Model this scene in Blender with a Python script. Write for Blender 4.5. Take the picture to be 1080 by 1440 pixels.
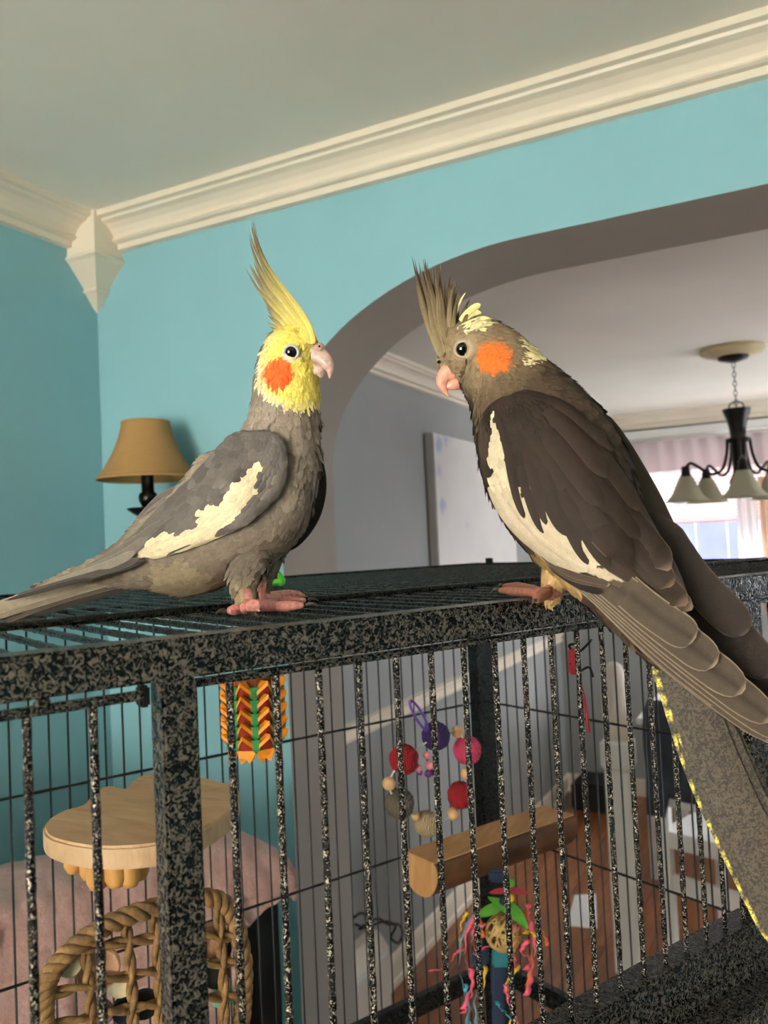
import bpy, bmesh, math, random
from mathutils import Vector, Matrix, noise
from mathutils.bvhtree import BVHTree
random.seed(7)
for o in list(bpy.data.objects): bpy.data.objects.remove(o)
scene = bpy.context.scene
COL = scene.collection

# ------------------------------------------------------------------ camera
F, PITCH, ROLL, YR, YC = 1166.6, .0405, -.0464, .4688, .927
CZ = 1.646                                   # lens height above the floor
CAM = Vector((0, 0, CZ))
_fw0 = Vector((-math.sin(YR), math.cos(YR), 0)); _rt0 = Vector((math.cos(YR), math.sin(YR), 0)); ZV = Vector((0, 0, 1))
FW = _fw0*math.cos(PITCH) + ZV*math.sin(PITCH)
_up = -_fw0*math.sin(PITCH) + ZV*math.cos(PITCH)
RT = _rt0*math.cos(ROLL) + _up*math.sin(ROLL)
UP = -_rt0*math.sin(ROLL) + _up*math.cos(ROLL)
cd = bpy.data.cameras.new('camera'); cam = bpy.data.objects.new('camera', cd); COL.objects.link(cam)
cd.sensor_fit = 'HORIZONTAL'; cd.sensor_width = 36; cd.lens = 36*F/1080; cd.clip_start = .01; cd.clip_end = 200
m = Matrix((RT, UP, -FW)).transposed().to_4x4(); m.translation = CAM; cam.matrix_world = m
cd.dof.use_dof = True; cd.dof.focus_distance = .56; cd.dof.aperture_fstop = 17
scene.camera = cam

def ray(x, y): return FW + RT*((x-540)/F) - UP*((y-720)/F)
def at(x, y, d): return CAM + ray(x, y)*d                     # point at depth d along the view axis
def on(px, n, c):                                             # meets the plane n.p = c (p from the lens)
    d = ray(*px); return CAM + d*(c/d.dot(n))
def proj(P):
    q = P-CAM; z = q.dot(FW); return 540+F*q.dot(RT)/z, 720-F*q.dot(UP)/z, z

# ------------------------------------------------------------------ world, lights, exposure
w = bpy.data.worlds.new('sky'); scene.world = w; w.use_nodes = True
w.node_tree.nodes['Background'].inputs[0].default_value = (.80, .88, 1, 1)
w.node_tree.nodes['Background'].inputs[1].default_value = 2.6
def area(name, loc, direction, sx, sy, power, color):
    l = bpy.data.lights.new(name, 'AREA'); l.shape = 'RECTANGLE'; l.size = sx; l.size_y = sy; l.energy = power; l.color = color
    o = bpy.data.objects.new(name, l); COL.objects.link(o); o.location = loc
    o.rotation_euler = Vector(direction).to_track_quat('-Z', 'Y').to_euler(); return o
area('daylight_rear_window', (-.35, -2.28, 1.62), (0, 1, .22), 1.1, 1.1, 118, (1, .92, .78))
area('daylight_far_window', (.25, 6.9, 3.45), (0, -.80, -.60), 3.4, 1.5, 900, (.94, .96, 1))
area('daylight_side_window', (2.08, 4.35, 1.55), (-1, 0, 0), 1.3, 1.1, 34, (.95, .96, 1))  # added fill for the dining room, no source known on this side
vs = scene.view_settings
vs.view_transform = 'Standard'; vs.look = 'None'; vs.gamma = 1; vs.use_curve_mapping = False; vs.exposure = .38

# ------------------------------------------------------------------ helpers
def lin(c):
    return tuple(((v/255)/12.92 if v/255 <= .04045 else ((v/255+.055)/1.055)**2.4) for v in c)
def col4(c): return (*lin(c), 1)

class NT:
    def __init__(s, name):
        s.m = bpy.data.materials.new(name); s.m.use_nodes = True; s.t = s.m.node_tree; s.b = s.t.nodes['Principled BSDF']
    def n(s, kind, **kw):
        nd = s.t.nodes.new(kind)
        for k, v in kw.items(): setattr(nd, k, v)
        return nd
    def l(s, a, b): s.t.links.new(a, b)
    def coord(s, kind, scale):
        mp = s.n('ShaderNodeMapping'); mp.inputs['Scale'].default_value = scale if hasattr(scale, '__len__') else (scale,)*3
        if kind == 'World': s.l(s.n('ShaderNodeNewGeometry').outputs['Position'], mp.inputs[0])
        else: s.l(s.n('ShaderNodeTexCoord').outputs[kind], mp.inputs[0])
        return mp.outputs[0]
    def noise(s, vec, scale, detail=3, rough=.5, dist=0):
        nd = s.n('ShaderNodeTexNoise'); s.l(vec, nd.inputs['Vector']); nd.inputs['Scale'].default_value = scale
        nd.inputs['Detail'].default_value = detail; nd.inputs['Roughness'].default_value = rough; nd.inputs['Distortion'].default_value = dist
        return nd.outputs[0]
    def ramp(s, fac, stops, interp='LINEAR'):
        r = s.n('ShaderNodeValToRGB'); r.color_ramp.interpolation = interp; e = r.color_ramp.elements
        while len(e) < len(stops): e.new(.5)
        for el, (p, c) in zip(e, stops): el.position = p; el.color = c if len(c) == 4 else col4(c)
        s.l(fac, r.inputs[0]); return r.outputs[0]
    def bump(s, h, strength, dist=.002):
        b = s.n('ShaderNodeBump'); b.inputs['Strength'].default_value = strength; b.inputs['Distance'].default_value = dist
        s.l(h, b.inputs['Height']); s.l(b.outputs[0], s.b.inputs['Normal'])
    def set(s, **kw):
        for k, v in kw.items(): s.b.inputs[k].default_value = v
        return s

def plain(name, c, rough=.6, var=.10, scale=6, metal=0, bump=0, bscale=200, coord='World', **kw):
    t = NT(name); v = t.coord(coord, 1)
    nz = t.noise(v, scale, 4, .6)
    a = tuple(max(0, x*(1-var)) for x in c); b = tuple(min(255, x*(1+var)) for x in c)
    t.l(t.ramp(nz, [(.3, a), (.7, b)]), t.b.inputs['Base Color'])
    t.set(Roughness=rough, Metallic=metal)
    for k, x in kw.items(): t.b.inputs[k.replace('_', ' ')].default_value = x
    if bump: t.bump(t.noise(v, bscale, 3, .6), bump, .001)
    return t.m

def hammered(name, lo, hi, scale, metal=.35, rough=.38, bump=.6, spread=(.44, .60)):
    t = NT(name); v = t.coord('World', 1)
    nz = t.noise(v, scale, 1.2, .5, 1.4)
    t.l(t.ramp(nz, [(spread[0], lo), (spread[1], hi)]), t.b.inputs['Base Color'])
    t.l(t.ramp(nz, [(.42, (110,)*3), (.6, (200,)*3)]), t.b.inputs['Roughness'])
    t.set(Metallic=metal); t.bump(nz, bump, .0012); return t.m

def wood(name, a, b, scale=(30, 3, 30), rough=.55, bump=.2, coat=0, coord='Object'):
    t = NT(name); v = t.coord(coord, scale)
    nz = t.noise(v, 1.6, 6, .62, .6)
    t.l(t.ramp(nz, [(.32, a), (.68, b)]), t.b.inputs['Base Color']); t.set(Roughness=rough)
    t.b.inputs['Coat Weight'].default_value = coat; t.bump(nz, bump, .0006); return t.m

def vcol(name, rough=.8, var=.25, scale=900, stretch=(1, 1, 1), bump=.3, sheen=.0):
    t = NT(name); at_ = t.n('ShaderNodeAttribute', attribute_name='Col')
    v = t.coord('World', stretch); nz = t.noise(v, scale, 3, .6); n2 = t.noise(v, scale*.17, 3, .6)
    mx = t.n('ShaderNodeMix', data_type='RGBA', blend_type='MULTIPLY'); mx.inputs[0].default_value = 1
    s1 = t.ramp(nz, [(.25, (1-var,)*3+(1,)), (.75, (1+var*.5,)*3+(1,))])
    t.l(at_.outputs['Color'], mx.inputs[6]); t.l(s1, mx.inputs[7])
    m2 = t.n('ShaderNodeMix', data_type='RGBA', blend_type='MULTIPLY'); m2.inputs[0].default_value = 1
    s2 = t.ramp(n2, [(.3, (1-var*.8,)*3+(1,)), (.7, (1+var*.3,)*3+(1,))])
    t.l(mx.outputs[2], m2.inputs[6]); t.l(s2, m2.inputs[7])
    t.l(m2.outputs[2], t.b.inputs['Base Color']); t.set(Roughness=rough); t.b.inputs['Specular IOR Level'].default_value = .25
    if bump: t.bump(nz, bump, .0006)
    return t.m

M = {}
M['blue'] = plain('blue_wall_paint', (134, 182, 192), .75, .02, 3, bump=.05, bscale=300)
M['grey'] = plain('grey_wall_paint', (152, 154, 151), .75, .02, 3, bump=.05, bscale=300)
M['jamb'] = plain('arch_lining_paint', (158, 150, 142), .8, .02, 3)
M['ceil'] = plain('ceiling_paint', (240, 234, 221), .85, .02, 2)
M['trim'] = plain('cream_trim_paint', (233, 221, 201), .45, .015, 4)
M['white'] = plain('white_paint', (228, 228, 224), .4, .02, 5)
M['floorwood'] = wood('floor_boards', (112, 62, 26), (164, 100, 48), (18, 1.6, 18), .28, .1, .3)
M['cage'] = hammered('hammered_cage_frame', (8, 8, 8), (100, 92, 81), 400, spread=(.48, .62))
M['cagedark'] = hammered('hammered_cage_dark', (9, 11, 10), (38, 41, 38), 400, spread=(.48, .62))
M['bar'] = hammered('hammered_cage_bar', (8, 7, 7), (196, 184, 166), 640, .5, .3, 1.0, (.575, .66))  # hammered coat, with glints painted into the colour as bright specks
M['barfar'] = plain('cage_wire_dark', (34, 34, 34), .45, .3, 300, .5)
M['plumage'] = vcol('plumage', .85, .15, 700, bump=.35)
M['feather'] = vcol('feather_vane', .7, .16, 1100, bump=.25)
M['black'] = plain('dark_bronze', (26, 22, 20), .4, .2, 40, .6)

def srgb_l(c): return Vector(lin(c))

class MB:
    """collects geometry in world space"""
    def __init__(s): s.v = []; s.f = []; s.c = []; s.mi = []
    def add(s, vs, fs, c=None, mi=0):
        b = len(s.v); s.v += [Vector(p) for p in vs]; s.f += [tuple(i+b for i in f) for f in fs]; s.mi += [mi]*len(fs)
        if c is None: c = (.5, .5, .5)
        s.c += list(c) if len(vs) and len(c) == len(vs) and hasattr(c[0], '__len__') else [c]*len(vs)
    def box(s, c, h, ax=None, mi=0):
        c = Vector(c); ax = ax or (Vector((1, 0, 0)), Vector((0, 1, 0)), ZV)
        vs = [c+ax[0]*(h[0]*i)+ax[1]*(h[1]*j)+ax[2]*(h[2]*k) for i in (-1, 1) for j in (-1, 1) for k in (-1, 1)]
        s.add(vs, [(0, 1, 3, 2), (4, 6, 7, 5), (0, 4, 5, 1), (2, 3, 7, 6), (0, 2, 6, 4), (1, 5, 7, 3)], mi=mi)
    def span(s, lo, hi, mi=0):
        lo = Vector(lo); hi = Vector(hi); s.box((lo+hi)/2, (hi-lo)/2, mi=mi)
    def tube(s, pts, r, n=8, closed=False, cap=True, c=None, flat=1, ref=None):
        pts = [Vector(p) for p in pts]; m = len(pts); rr = r if hasattr(r, '__len__') else [r]*m
        vs = []; cs = []; N = None
        for i, p in enumerate(pts):
            if closed: t = pts[(i+1) % m]-pts[i-1]
            else: t = pts[min(i+1, m-1)]-pts[max(i-1, 0)]
            t.normalize()
            if N is None:
                a = Vector(ref) if ref else (ZV if abs(t.z) < .9 else Vector((1, 0, 0)))
                N = (a-t*a.dot(t)).normalized()
            else: N = (N-t*N.dot(t)).normalized()
            Bn = t.cross(N)
            for k in range(n):
                a = 2*math.pi*k/n; vs.append(p+(N*math.cos(a)*flat+Bn*math.sin(a))*rr[i])
            if c: cs += [c[i] if hasattr(c[0], '__len__') else c]*n
        fs = []
        for i in range(m if closed else m-1):
            j = (i+1) % m
            for k in range(n): fs.append((i*n+k, i*n+(k+1) % n, j*n+(k+1) % n, j*n+k))
        if cap and not closed: fs += [tuple(range(n-1, -1, -1)), tuple((m-1)*n+k for k in range(n))]
        s.add(vs, fs, cs if c else None)
    def lathe(s, prof, o, ax=ZV, n=24, cap=True, scallop=None):
        o = Vector(o); ax = Vector(ax).normalized(); a = Vector((1, 0, 0)) if abs(ax.x) < .9 else Vector((0, 1, 0))
        X = (a-ax*a.dot(ax)).normalized(); Yv = ax.cross(X); vs = []
        for i, (r, h) in enumerate(prof):
            for k in range(n):
                th = 2*math.pi*k/n; q = 1+(scallop[i]*math.cos(th*6) if scallop else 0)
                vs.append(o+ax*(h-(scallop[i]*.25*r*math.cos(th*6) if scallop else 0))+(X*math.cos(th)+Yv*math.sin(th))*r*q)
        fs = [(i*n+k, i*n+(k+1) % n, (i+1)*n+(k+1) % n, (i+1)*n+k) for i in range(len(prof)-1) for k in range(n)]
        if cap: fs += [tuple(range(n-1, -1, -1)), tuple((len(prof)-1)*n+k for k in range(n))]
        s.add(vs, fs)
    def ball(s, o, r, n=12, mlat=8, sc=(1, 1, 1), ax=None, c=None):
        o = Vector(o); ax = ax or (Vector((1, 0, 0)), Vector((0, 1, 0)), ZV); vs = []
        for i in range(mlat+1):
            ph = math.pi*i/mlat
            for k in range(n):
                th = 2*math.pi*k/n
                vs.append(o+ax[0]*(r*sc[0]*math.sin(ph)*math.cos(th))+ax[1]*(r*sc[1]*math.sin(ph)*math.sin(th))+ax[2]*(r*sc[2]*math.cos(ph)))
        s.add(vs, [(i*n+k, (i+1)*n+k, (i+1)*n+(k+1) % n, i*n+(k+1) % n) for i in range(mlat) for k in range(n)], c)
    def prism(s, poly, d):
        """polygon (list of points) pushed along d"""
        n = len(poly); p = [Vector(q) for q in poly]; d = Vector(d)
        s.add(p+[q+d for q in p], [tuple(range(n-1, -1, -1)), tuple(range(n, 2*n))]+[(i, (i+1) % n, n+(i+1) % n, n+i) for i in range(n)])
    def grid(s, rows, c=None, closed=False):
        n = len(rows[0]); vs = [p for r in rows for p in r]
        s.add(vs, [(i*n+k, i*n+(k+1) % n, (i+1)*n+(k+1) % n, (i+1)*n+k) for i in range(len(rows)-1) for k in range(n if closed else n-1)],
              [q for r in c for q in r] if c else None)
    def build(s, name, mat, parent=None, smooth=False, bevel=0, origin=None, colors=False, solid=0):
        O = origin if origin is not None else (wpos(parent) if parent else Vector((0, 0, 0)))
        me = bpy.data.meshes.new(name); me.from_pydata([tuple(p-O) for p in s.v], [], s.f)
        mats = mat if isinstance(mat, (list, tuple)) else [mat]
        for q in mats: me.materials.append(M[q] if isinstance(q, str) else q)
        if len(mats) > 1:
            for p, i in zip(me.polygons, s.mi): p.material_index = i
        if colors:
            a = me.color_attributes.new('Col', 'FLOAT_COLOR', 'POINT')
            a.data.foreach_set('color', [x for q in s.c for x in (q[0], q[1], q[2], 1)])
        bm = bmesh.new(); bm.from_mesh(me)
        if not colors: bmesh.ops.remove_doubles(bm, verts=bm.verts, dist=1e-6)
        bmesh.ops.recalc_face_normals(bm, faces=bm.faces)
        if bevel: bmesh.ops.bevel(bm, geom=list(bm.edges), offset=bevel, segments=2, affect='EDGES', clamp_overlap=True)
        bm.to_mesh(me); bm.free()
        if smooth:
            for p in me.polygons: p.use_smooth = True
        o = bpy.data.objects.new(name, me); COL.objects.link(o)
        if parent: o.parent = parent; o.location = O-wpos(parent)
        else: o.location = O
        return o

def wpos(o):
    p = Vector(o.location)
    while o.parent: o = o.parent; p += Vector(o.location)
    return p
def tag(o, label=None, cat=None, group=None, kind=None):
    if label: o['label'] = label
    if cat: o['category'] = cat
    if group: o['group'] = group
    if kind: o['kind'] = kind
    return o
def thing(name, loc, label, cat, group=None):
    o = bpy.data.objects.new(name, None); COL.objects.link(o); o.location = loc; o.empty_display_size = .05
    return tag(o, label, cat, group)
def struct(o, label=None): o['kind'] = 'structure'; return tag(o, label) if label else o
def share(o, name, loc, parent, rot=None):
    c = o.copy(); COL.objects.link(c); c.name = name; c.parent = parent; c.location = loc
    if rot is not None: c.rotation_euler = rot
    return c
def lerp(a, b, t): return a+(b-a)*t
def spline(pts, n):
    """Catmull-Rom through points (any dimension), n samples"""
    P = [tuple(p) for p in pts]; P = [P[0]]+P+[P[-1]]; out = []
    for i in range(n):
        t = i/(n-1)*(len(P)-3); k = min(int(t), len(P)-4); f = t-k; a, b, c, d = P[k:k+4]
        out.append(tuple(.5*(2*b[j]+(c[j]-a[j])*f+(2*a[j]-5*b[j]+4*c[j]-d[j])*f*f+(3*b[j]-a[j]-3*c[j]+d[j])*f**3) for j in range(len(a))))
    return out

# ------------------------------------------------------------------ room shell
H = CZ+.75; XL, YB, TH = -1.40, 1.375, .21; XD, YF = -1.48, 5.40; XR, YR0 = 1.9, -2.2
AX0, AX1, AZ0, AA, AB = -.925, 1.25, CZ+.17, .52, .35
mb = MB(); mb.span((-1.75, YR0-.1, -.06), (2.1, YF+.1, -.012)); fl = struct(mb.build('floor', 'floorwood'))
x = -1.48; k = 0
while x < 1.25:
    y = 1.30-random.random()*.9
    while y < YF:
        L = .7+random.random()*.9; y1 = min(y+L, YF); y0 = max(y, 1.0)
        if y1 > y0+.05:
            b = MB(); b.span((x+.0012, y0+.001, -.012), (x+.0818, y1-.001, random.uniform(-.0006, .0004))); b.build('plank', 'floorwood', fl, bevel=.001, origin=Vector((x, y0, 0)))
        y += L
    x += .083
mb = MB(); mb.span((-1.75, YR0-.1, H), (2.1, YF+.1, H+.08)); struct(mb.build('ceiling', 'ceil'))
mb = MB(); mb.span((XL-.12, YR0-.1, 0), (XL, YB+.02, H)); struct(mb.build('wall_left', 'blue'))
mb = MB(); mb.span((XD-.12, YB+TH-.05, 0), (XD, YF+.1, H)); struct(mb.build('wall_dining_left', 'grey'))
mb = MB(); mb.span((XR, YR0-.1, 0), (XR+.12, 3.68, H)); mb.span((XR, 5.02, 0), (XR+.12, YF+.1, H)); mb.span((XR, 3.68, 0), (XR+.12, 5.02, .98)); mb.span((XR, 3.68, 2.12), (XR+.12, 5.02, H)); struct(mb.build('wall_right', 'blue'))
mb = MB(); mb.span((XR+.02, 3.68, .98), (XR+.07, 3.73, 2.12)); mb.span((XR+.02, 4.97, .98), (XR+.07, 5.02, 2.12)); mb.span((XR+.02, 3.73, .98), (XR+.07, 4.97, 1.03)); mb.span((XR+.02, 3.73, 2.07), (XR+.07, 4.97, 2.12)); struct(mb.build('window_3', 'white'))  # added window frame, out of view, goes with the side fill lamp
# arch wall
arc = []
for i in range(25):
    a = math.pi/2*i/24; arc.append((AX0+AA-AA*math.cos(a), AZ0+AB*math.sin(a)))
arc += [(AX1+AX0-px, pz) for px, pz in reversed(arc)]
hole = [(AX0, 0)]+arc+[(AX1, 0)]
mb = MB()
for y, mi in ((YB, 0), (YB+TH, 2)):                       # faces as vertical strips above the opening
    mb.add([(-1.62, y, 0), (AX0, y, 0), (AX0, y, H), (-1.62, y, H)], [(0, 1, 2, 3)], mi=mi)
    mb.add([(AX1, y, 0), (XR, y, 0), (XR, y, H), (AX1, y, H)], [(0, 1, 2, 3)], mi=mi)
    for (xa, za), (xb, zb) in zip(arc[:-1], arc[1:]): mb.add([(xa, y, za), (xb, y, zb), (xb, y, H), (xa, y, H)], [(0, 1, 2, 3)], mi=mi)
for (xa, za), (xb, zb) in zip(hole[:-1], hole[1:]):
    mb.add([(xa, YB, za), (xb, YB, zb), (xb, YB+TH, zb), (xa, YB+TH, za)], [(0, 1, 2, 3)], mi=1)
struct(mb.build('wall_back', ['blue', 'jamb', 'grey']))
# far wall with its window, rear wall with its window
def wall_with_hole(name, y0, y1, x0, x1, z0, z1, mat):
    b = MB(); b.span((-1.7, y0, 0), (x0, y1, H)); b.span((x1, y0, 0), (XR, y1, H)); b.span((x0, y0, 0), (x1, y1, z0)); b.span((x0, y0, z1), (x1, y1, H))
    return struct(b.build(name, mat))
WX0, WX1, WZ0, WZ1 = -.98, 1.45, 1.28, 2.20
wall_with_hole('wall_far', YF, YF+.14, WX0, WX1, WZ0, WZ1, 'grey')
wall_with_hole('wall_rear', YR0-.14, YR0, -.9, .2, 1.07, 2.17, 'blue')
glass = NT('window_glass'); glass.set(Roughness=.02, **{'Transmission Weight': 1.0, 'IOR': 1.0}); M['glass'] = glass.m
def window(name, x0, x1, y, z0, z1, inner, mull):
    b = MB(); f = .05
    b.span((x0, y-.02, z0), (x0+f, y+.05, z1)); b.span((x1-f, y-.02, z0), (x1, y+.05, z1))
    b.span((x0, y-.02, z0), (x1, y+.05, z0+f)); b.span((x0, y-.02, z1-f), (x1, y+.05, z1))
    for q in mull: b.span((q-.03, y-.02, z0), (q+.03, y+.05, z1))
    o = struct(b.build(name, 'white')); cs = MB(); i = inner
    cs.span((x0-.09, y+i*.09-.012, z0-.1), (x0, y+i*.09+.012, z1+.09)); cs.span((x1, y+i*.09-.012, z0-.1), (x1+.09, y+i*.09+.012, z1+.09))
    cs.span((x0, y+i*.09-.012, z1), (x1, y+i*.09+.012, z1+.09)); cs.span((x0-.11, y+i*.09-.03, z0-.03), (x1+.11, y+i*.09+.02, z0))
    cs.build('window_casing', 'white', o, bevel=.004)
    g = [x0]+list(mull)+[x1]
    for a, c in zip(g[:-1], g[1:]):
        p = MB(); p.span((a+.03, y+.012, z0+f), (c-.03, y+.016, z1-f)); p.build('pane', 'glass', o)
    return o
window('window_1', WX0, WX1, YF+.06, WZ0, WZ1, -1, (-.17, .64))
window('window_2', -.9, .2, YR0-.06, 1.07, 2.17, 1, (-.35,))
# crown moulding
PROF = [(.072, 0), (.072, .012), (.061, .014), (.059, .019), (.047, .023), (.036, .031), (.028, .041), (.024, .048), (.030, .050), (.031, .054), (.026, .057), (.016, .058), (.015, .070), (0, .071)]
def crown(name, start, end, out, sc=1):
    b = MB(); out = Vector(out); d = Vector(end)-Vector(start)
    rows = []
    for e in (Vector(start), Vector(end)): rows.append([e+out*(p*sc)-ZV*(q*sc) for p, q in PROF])
    b.grid(rows); n = len(PROF)
    return struct(b.build(name, 'trim'))
crown('trim_1', (XL, YB, H), (XR, YB, H), (0, -1, 0))
crown('trim_2', (XL, YB, H), (XL, YR0, H), (1, 0, 0))
crown('trim_3', (XD, YB+TH, H), (XD, YF, H), (1, 0, 0), 1.1)
crown('trim_4', (XD, YF, H), (XR, YF, H), (0, -1, 0), 1.3)
b = MB(); rows = []
for dn, s in [(0, .080), (.088, .083), (.093, .088), (.097, .088), (.102, .080), (.150, .036), (.153, .040), (.157, .040), (.160, .033), (.186, .012), (.194, .003)]:
    rows.append([Vector((XL, YB, H-dn)), Vector((XL+s, YB, H-dn)), Vector((XL+s, YB-s, H-dn)), Vector((XL, YB-s, H-dn))])
b.grid(rows, closed=True); b.f.append((len(b.v)-4, len(b.v)-3, len(b.v)-2, len(b.v)-1)); b.mi.append(0)
struct(b.build('trim_5', 'trim'))
# chair rail and baseboard of the dining wall
def strip(name, x, y0, y1, z0, prof):
    b = MB(); b.grid([[Vector((x+p, y, z0+q)) for p, q in prof] for y in (y0, y1)]); return struct(b.build(name, 'trim'))
strip('trim_6', XD, YB+TH, YF, .962, [(0, 0), (.012, 0), (.016, .012), (.008, .018), (.008, .038), (.014, .042), (.024, .050), (.024, .060), (0, .064)])
strip('baseboard_left', XD, YB+TH, YF, 0, [(.020, 0), (.020, .022), (.012, .028), (.012, .085), (.018, .092), (.012, .108), (0, .112)])
b = MB(); b.span((-1.6, YF-.014, 0), (XR, YF, .11)); struct(b.build('baseboard_far', 'trim', bevel=.004))
b = MB(); b.span((XL, YB-.014, 0), (AX0-.02, YB, .11)); struct(b.build('baseboard_back', 'trim', bevel=.004))

# ------------------------------------------------------------------ window dressing and what lies outside
t = NT('pink_sheer'); t.set(Roughness=.8, **{'Base Color': col4((214, 178, 172)), 'Transmission Weight': .0}); t.b.inputs['Subsurface Weight'].default_value = 0
def translucent(name, c, mixf):
    t = NT(name); v = t.coord('World', (60, 60, 900)); t.l(t.ramp(t.noise(v, 1, 2), [(.3, tuple(x*.93 for x in c)), (.7, c)]), t.b.inputs['Base Color']); t.set(Roughness=.85)
    tr = t.n('ShaderNodeBsdfTranslucent'); tr.inputs[0].default_value = col4(c); mx = t.n('ShaderNodeMixShader'); mx.inputs[0].default_value = mixf
    t.l(t.b.outputs[0], mx.inputs[1]); t.l(tr.outputs[0], mx.inputs[2]); t.l(mx.outputs[0], t.t.nodes['Material Output'].inputs[0]); return t.m
M['valance'] = translucent('valance_cloth', (206, 190, 190), .35)
M['slat'] = translucent('blind_slat', (236, 214, 208), .45)
M['curtain'] = translucent('curtain_cloth', (236, 232, 232), .4)
M['curtain2'] = translucent('peach_curtain_cloth', (222, 190, 164), .35)
M['shade'] = translucent('burlap_shade', (186, 146, 92), .25)
M['frost'] = translucent('frosted_glass', (206, 202, 178), .4)
def wavy(x0, x1, z0, z1, y, amp, waves, nx=60, nz=4):
    rows = []
    for j in range(nz+1):
        z = lerp(z0, z1, j/nz); rows.append([Vector((lerp(x0, x1, i/nx), y+amp*math.sin(i/nx*waves*2*math.pi+j*.2), z)) for i in range(nx+1)])
    b = MB(); b.grid(rows); return b
vz = thing('window_valance', (.2, YF-.05, 2.0), 'pinkish cloth valance across the top of the dining window', 'valance')
wavy(-1.05, 1.52, 2.02, 2.21, YF-.060, .008, 26, 160).build('cloth', 'valance', vz, smooth=True)
b = MB(); b.tube([(-1.1, YF-.055, 2.225), (1.56, YF-.055, 2.225)], .011, 10); b.build('rod', 'white', vz, smooth=True)
bl = thing('slat_blind', (.2, YF+.03, 1.8), 'pale horizontal slat blind in the dining window behind chandelier', 'blind')
sb = MB(); sb.box((.235, YF+.02, 2.15), (1.16, .012, .0012), (Vector((1, 0, 0)), Vector((0, .82, -.57)), Vector((0, .57, .82))))
s0 = sb.build('slat', 'slat', bl, origin=Vector((.235, YF+.02, 2.15)))
for i in range(1, 20): share(s0, 'slat', s0.location-Vector((0, 0, .0225*i)), bl)
b = MB(); b.span((-.92, YF+.005, 1.697), (1.395, YF+.035, 1.712)); b.build('bottom_rail', 'slat', bl)
c1 = thing('window_curtain', (-.15, YF-.05, .8), 'white curtain panel hanging at the middle of the dining window', 'curtain')
wavy(-.36, -.24, 1.15, 1.95, YF-.09, .02, 2.5, 40).build('cloth', 'curtain', c1, smooth=True)
c2 = thing('window_curtain', (-.15, YF-.05, .8), 'peach curtain panel hanging at the middle of the dining window', 'curtain')
wavy(-.235, -.12, 1.15, 1.95, YF-.09, .018, 2.5, 40).build('cloth', 'curtain2', c2, smooth=True)
M['fence'] = plain('lavender_siding', (150, 152, 196), .7, .05, 3)
fn = thing('garden_fence', (0, 9, 0), 'lavender board fence outside the dining window', 'fence')
b = MB(); b.span((0, 9, 0), (.29, 9.03, 1.74)); f0 = b.build('board', 'fence', fn, origin=Vector((0, 9, 0)), bevel=.006)
f0.location = Vector((-4, 0, 0))
for i in range(1, 27): share(f0, 'board', Vector((-4+.3*i, 0, 0)), fn)
M['lawn'] = plain('pale_ground', (205, 205, 200), .9, .1, 2)
b = MB(); b.span((-8, YF+.14, -.3), (8, 14, -.1)); tag(b.build('yard_ground', 'lawn'), kind='structure')

# ------------------------------------------------------------------ wall sconce
LP = on((208, 690), Vector((0, 1, 0)), YB-.10)
sx = LP.x; sy = YB-.10; zb_ = CZ+.158
sc = thing('wall_sconce', (sx, YB, CZ), 'burlap shaded wall sconce on blue wall beside the corner', 'wall lamp')
b = MB(); prof = []
for i in range(13):
    q = i/12; prof.append((lerp(.0475, .0985, q**2.1*.62+q*.38), .112-.112*q))
b.lathe([(r, h) for r, h in prof]+[(r-.002, h) for r, h in reversed(prof)], (sx, sy, zb_), n=40, cap=False)
shd = b.build('lamp_shade', 'shade', sc, smooth=True)
b = MB(); b.lathe([(.0985, -.003), (.100, 0), (.0985, .004), (.0965, .002)], (sx, sy, zb_), n=40, cap=False); b.build('trim_band', 'shade', shd, smooth=True); b = MB(); b.lathe([(.0475, .108), (.049, .112), (.0475, .115), (.0455, .112)], (sx, sy, zb_), n=40, cap=False)
b.build('trim_band', 'shade', shd, smooth=True)
b = MB(); b.lathe([(.0001, -.060), (.011, -.060), (.018, -.046), (.019, -.036), (.0165, -.030), (.0125, -.028), (.0125, .05), (.0001, .05)], (sx, sy, zb_), n=20, cap=False)
M['candle'] = plain('dark_candle_sleeve', (46, 42, 38), .22, .1, 30, .7); b.build('socket', 'candle', sc, smooth=True)
b = MB(); b.lathe([(.0001, -.085), (.012, -.084), (.040, -.064), (.042, -.060), (.012, -.062), (.0001, -.06)], (sx, sy, zb_), n=24, cap=False); b.build('drip_cup', 'black', sc, smooth=True)
b = MB(); b.tube(spline([(sx, sy, zb_-.083), (sx, sy+.005, zb_-.12), (sx, sy+.045, zb_-.15), (sx, YB-.012, zb_-.12)], 14), .007, 10); b.build('arm', 'black', sc, smooth=True)
b = MB(); b.lathe([(.0001, 0), (.045, 0), (.045, .006), (.03, .014), (.0001, .016)], (sx, YB, zb_-.12), (0, -1, 0), 24, cap=False); b.build('backplate', 'black', sc, smooth=True)

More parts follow.
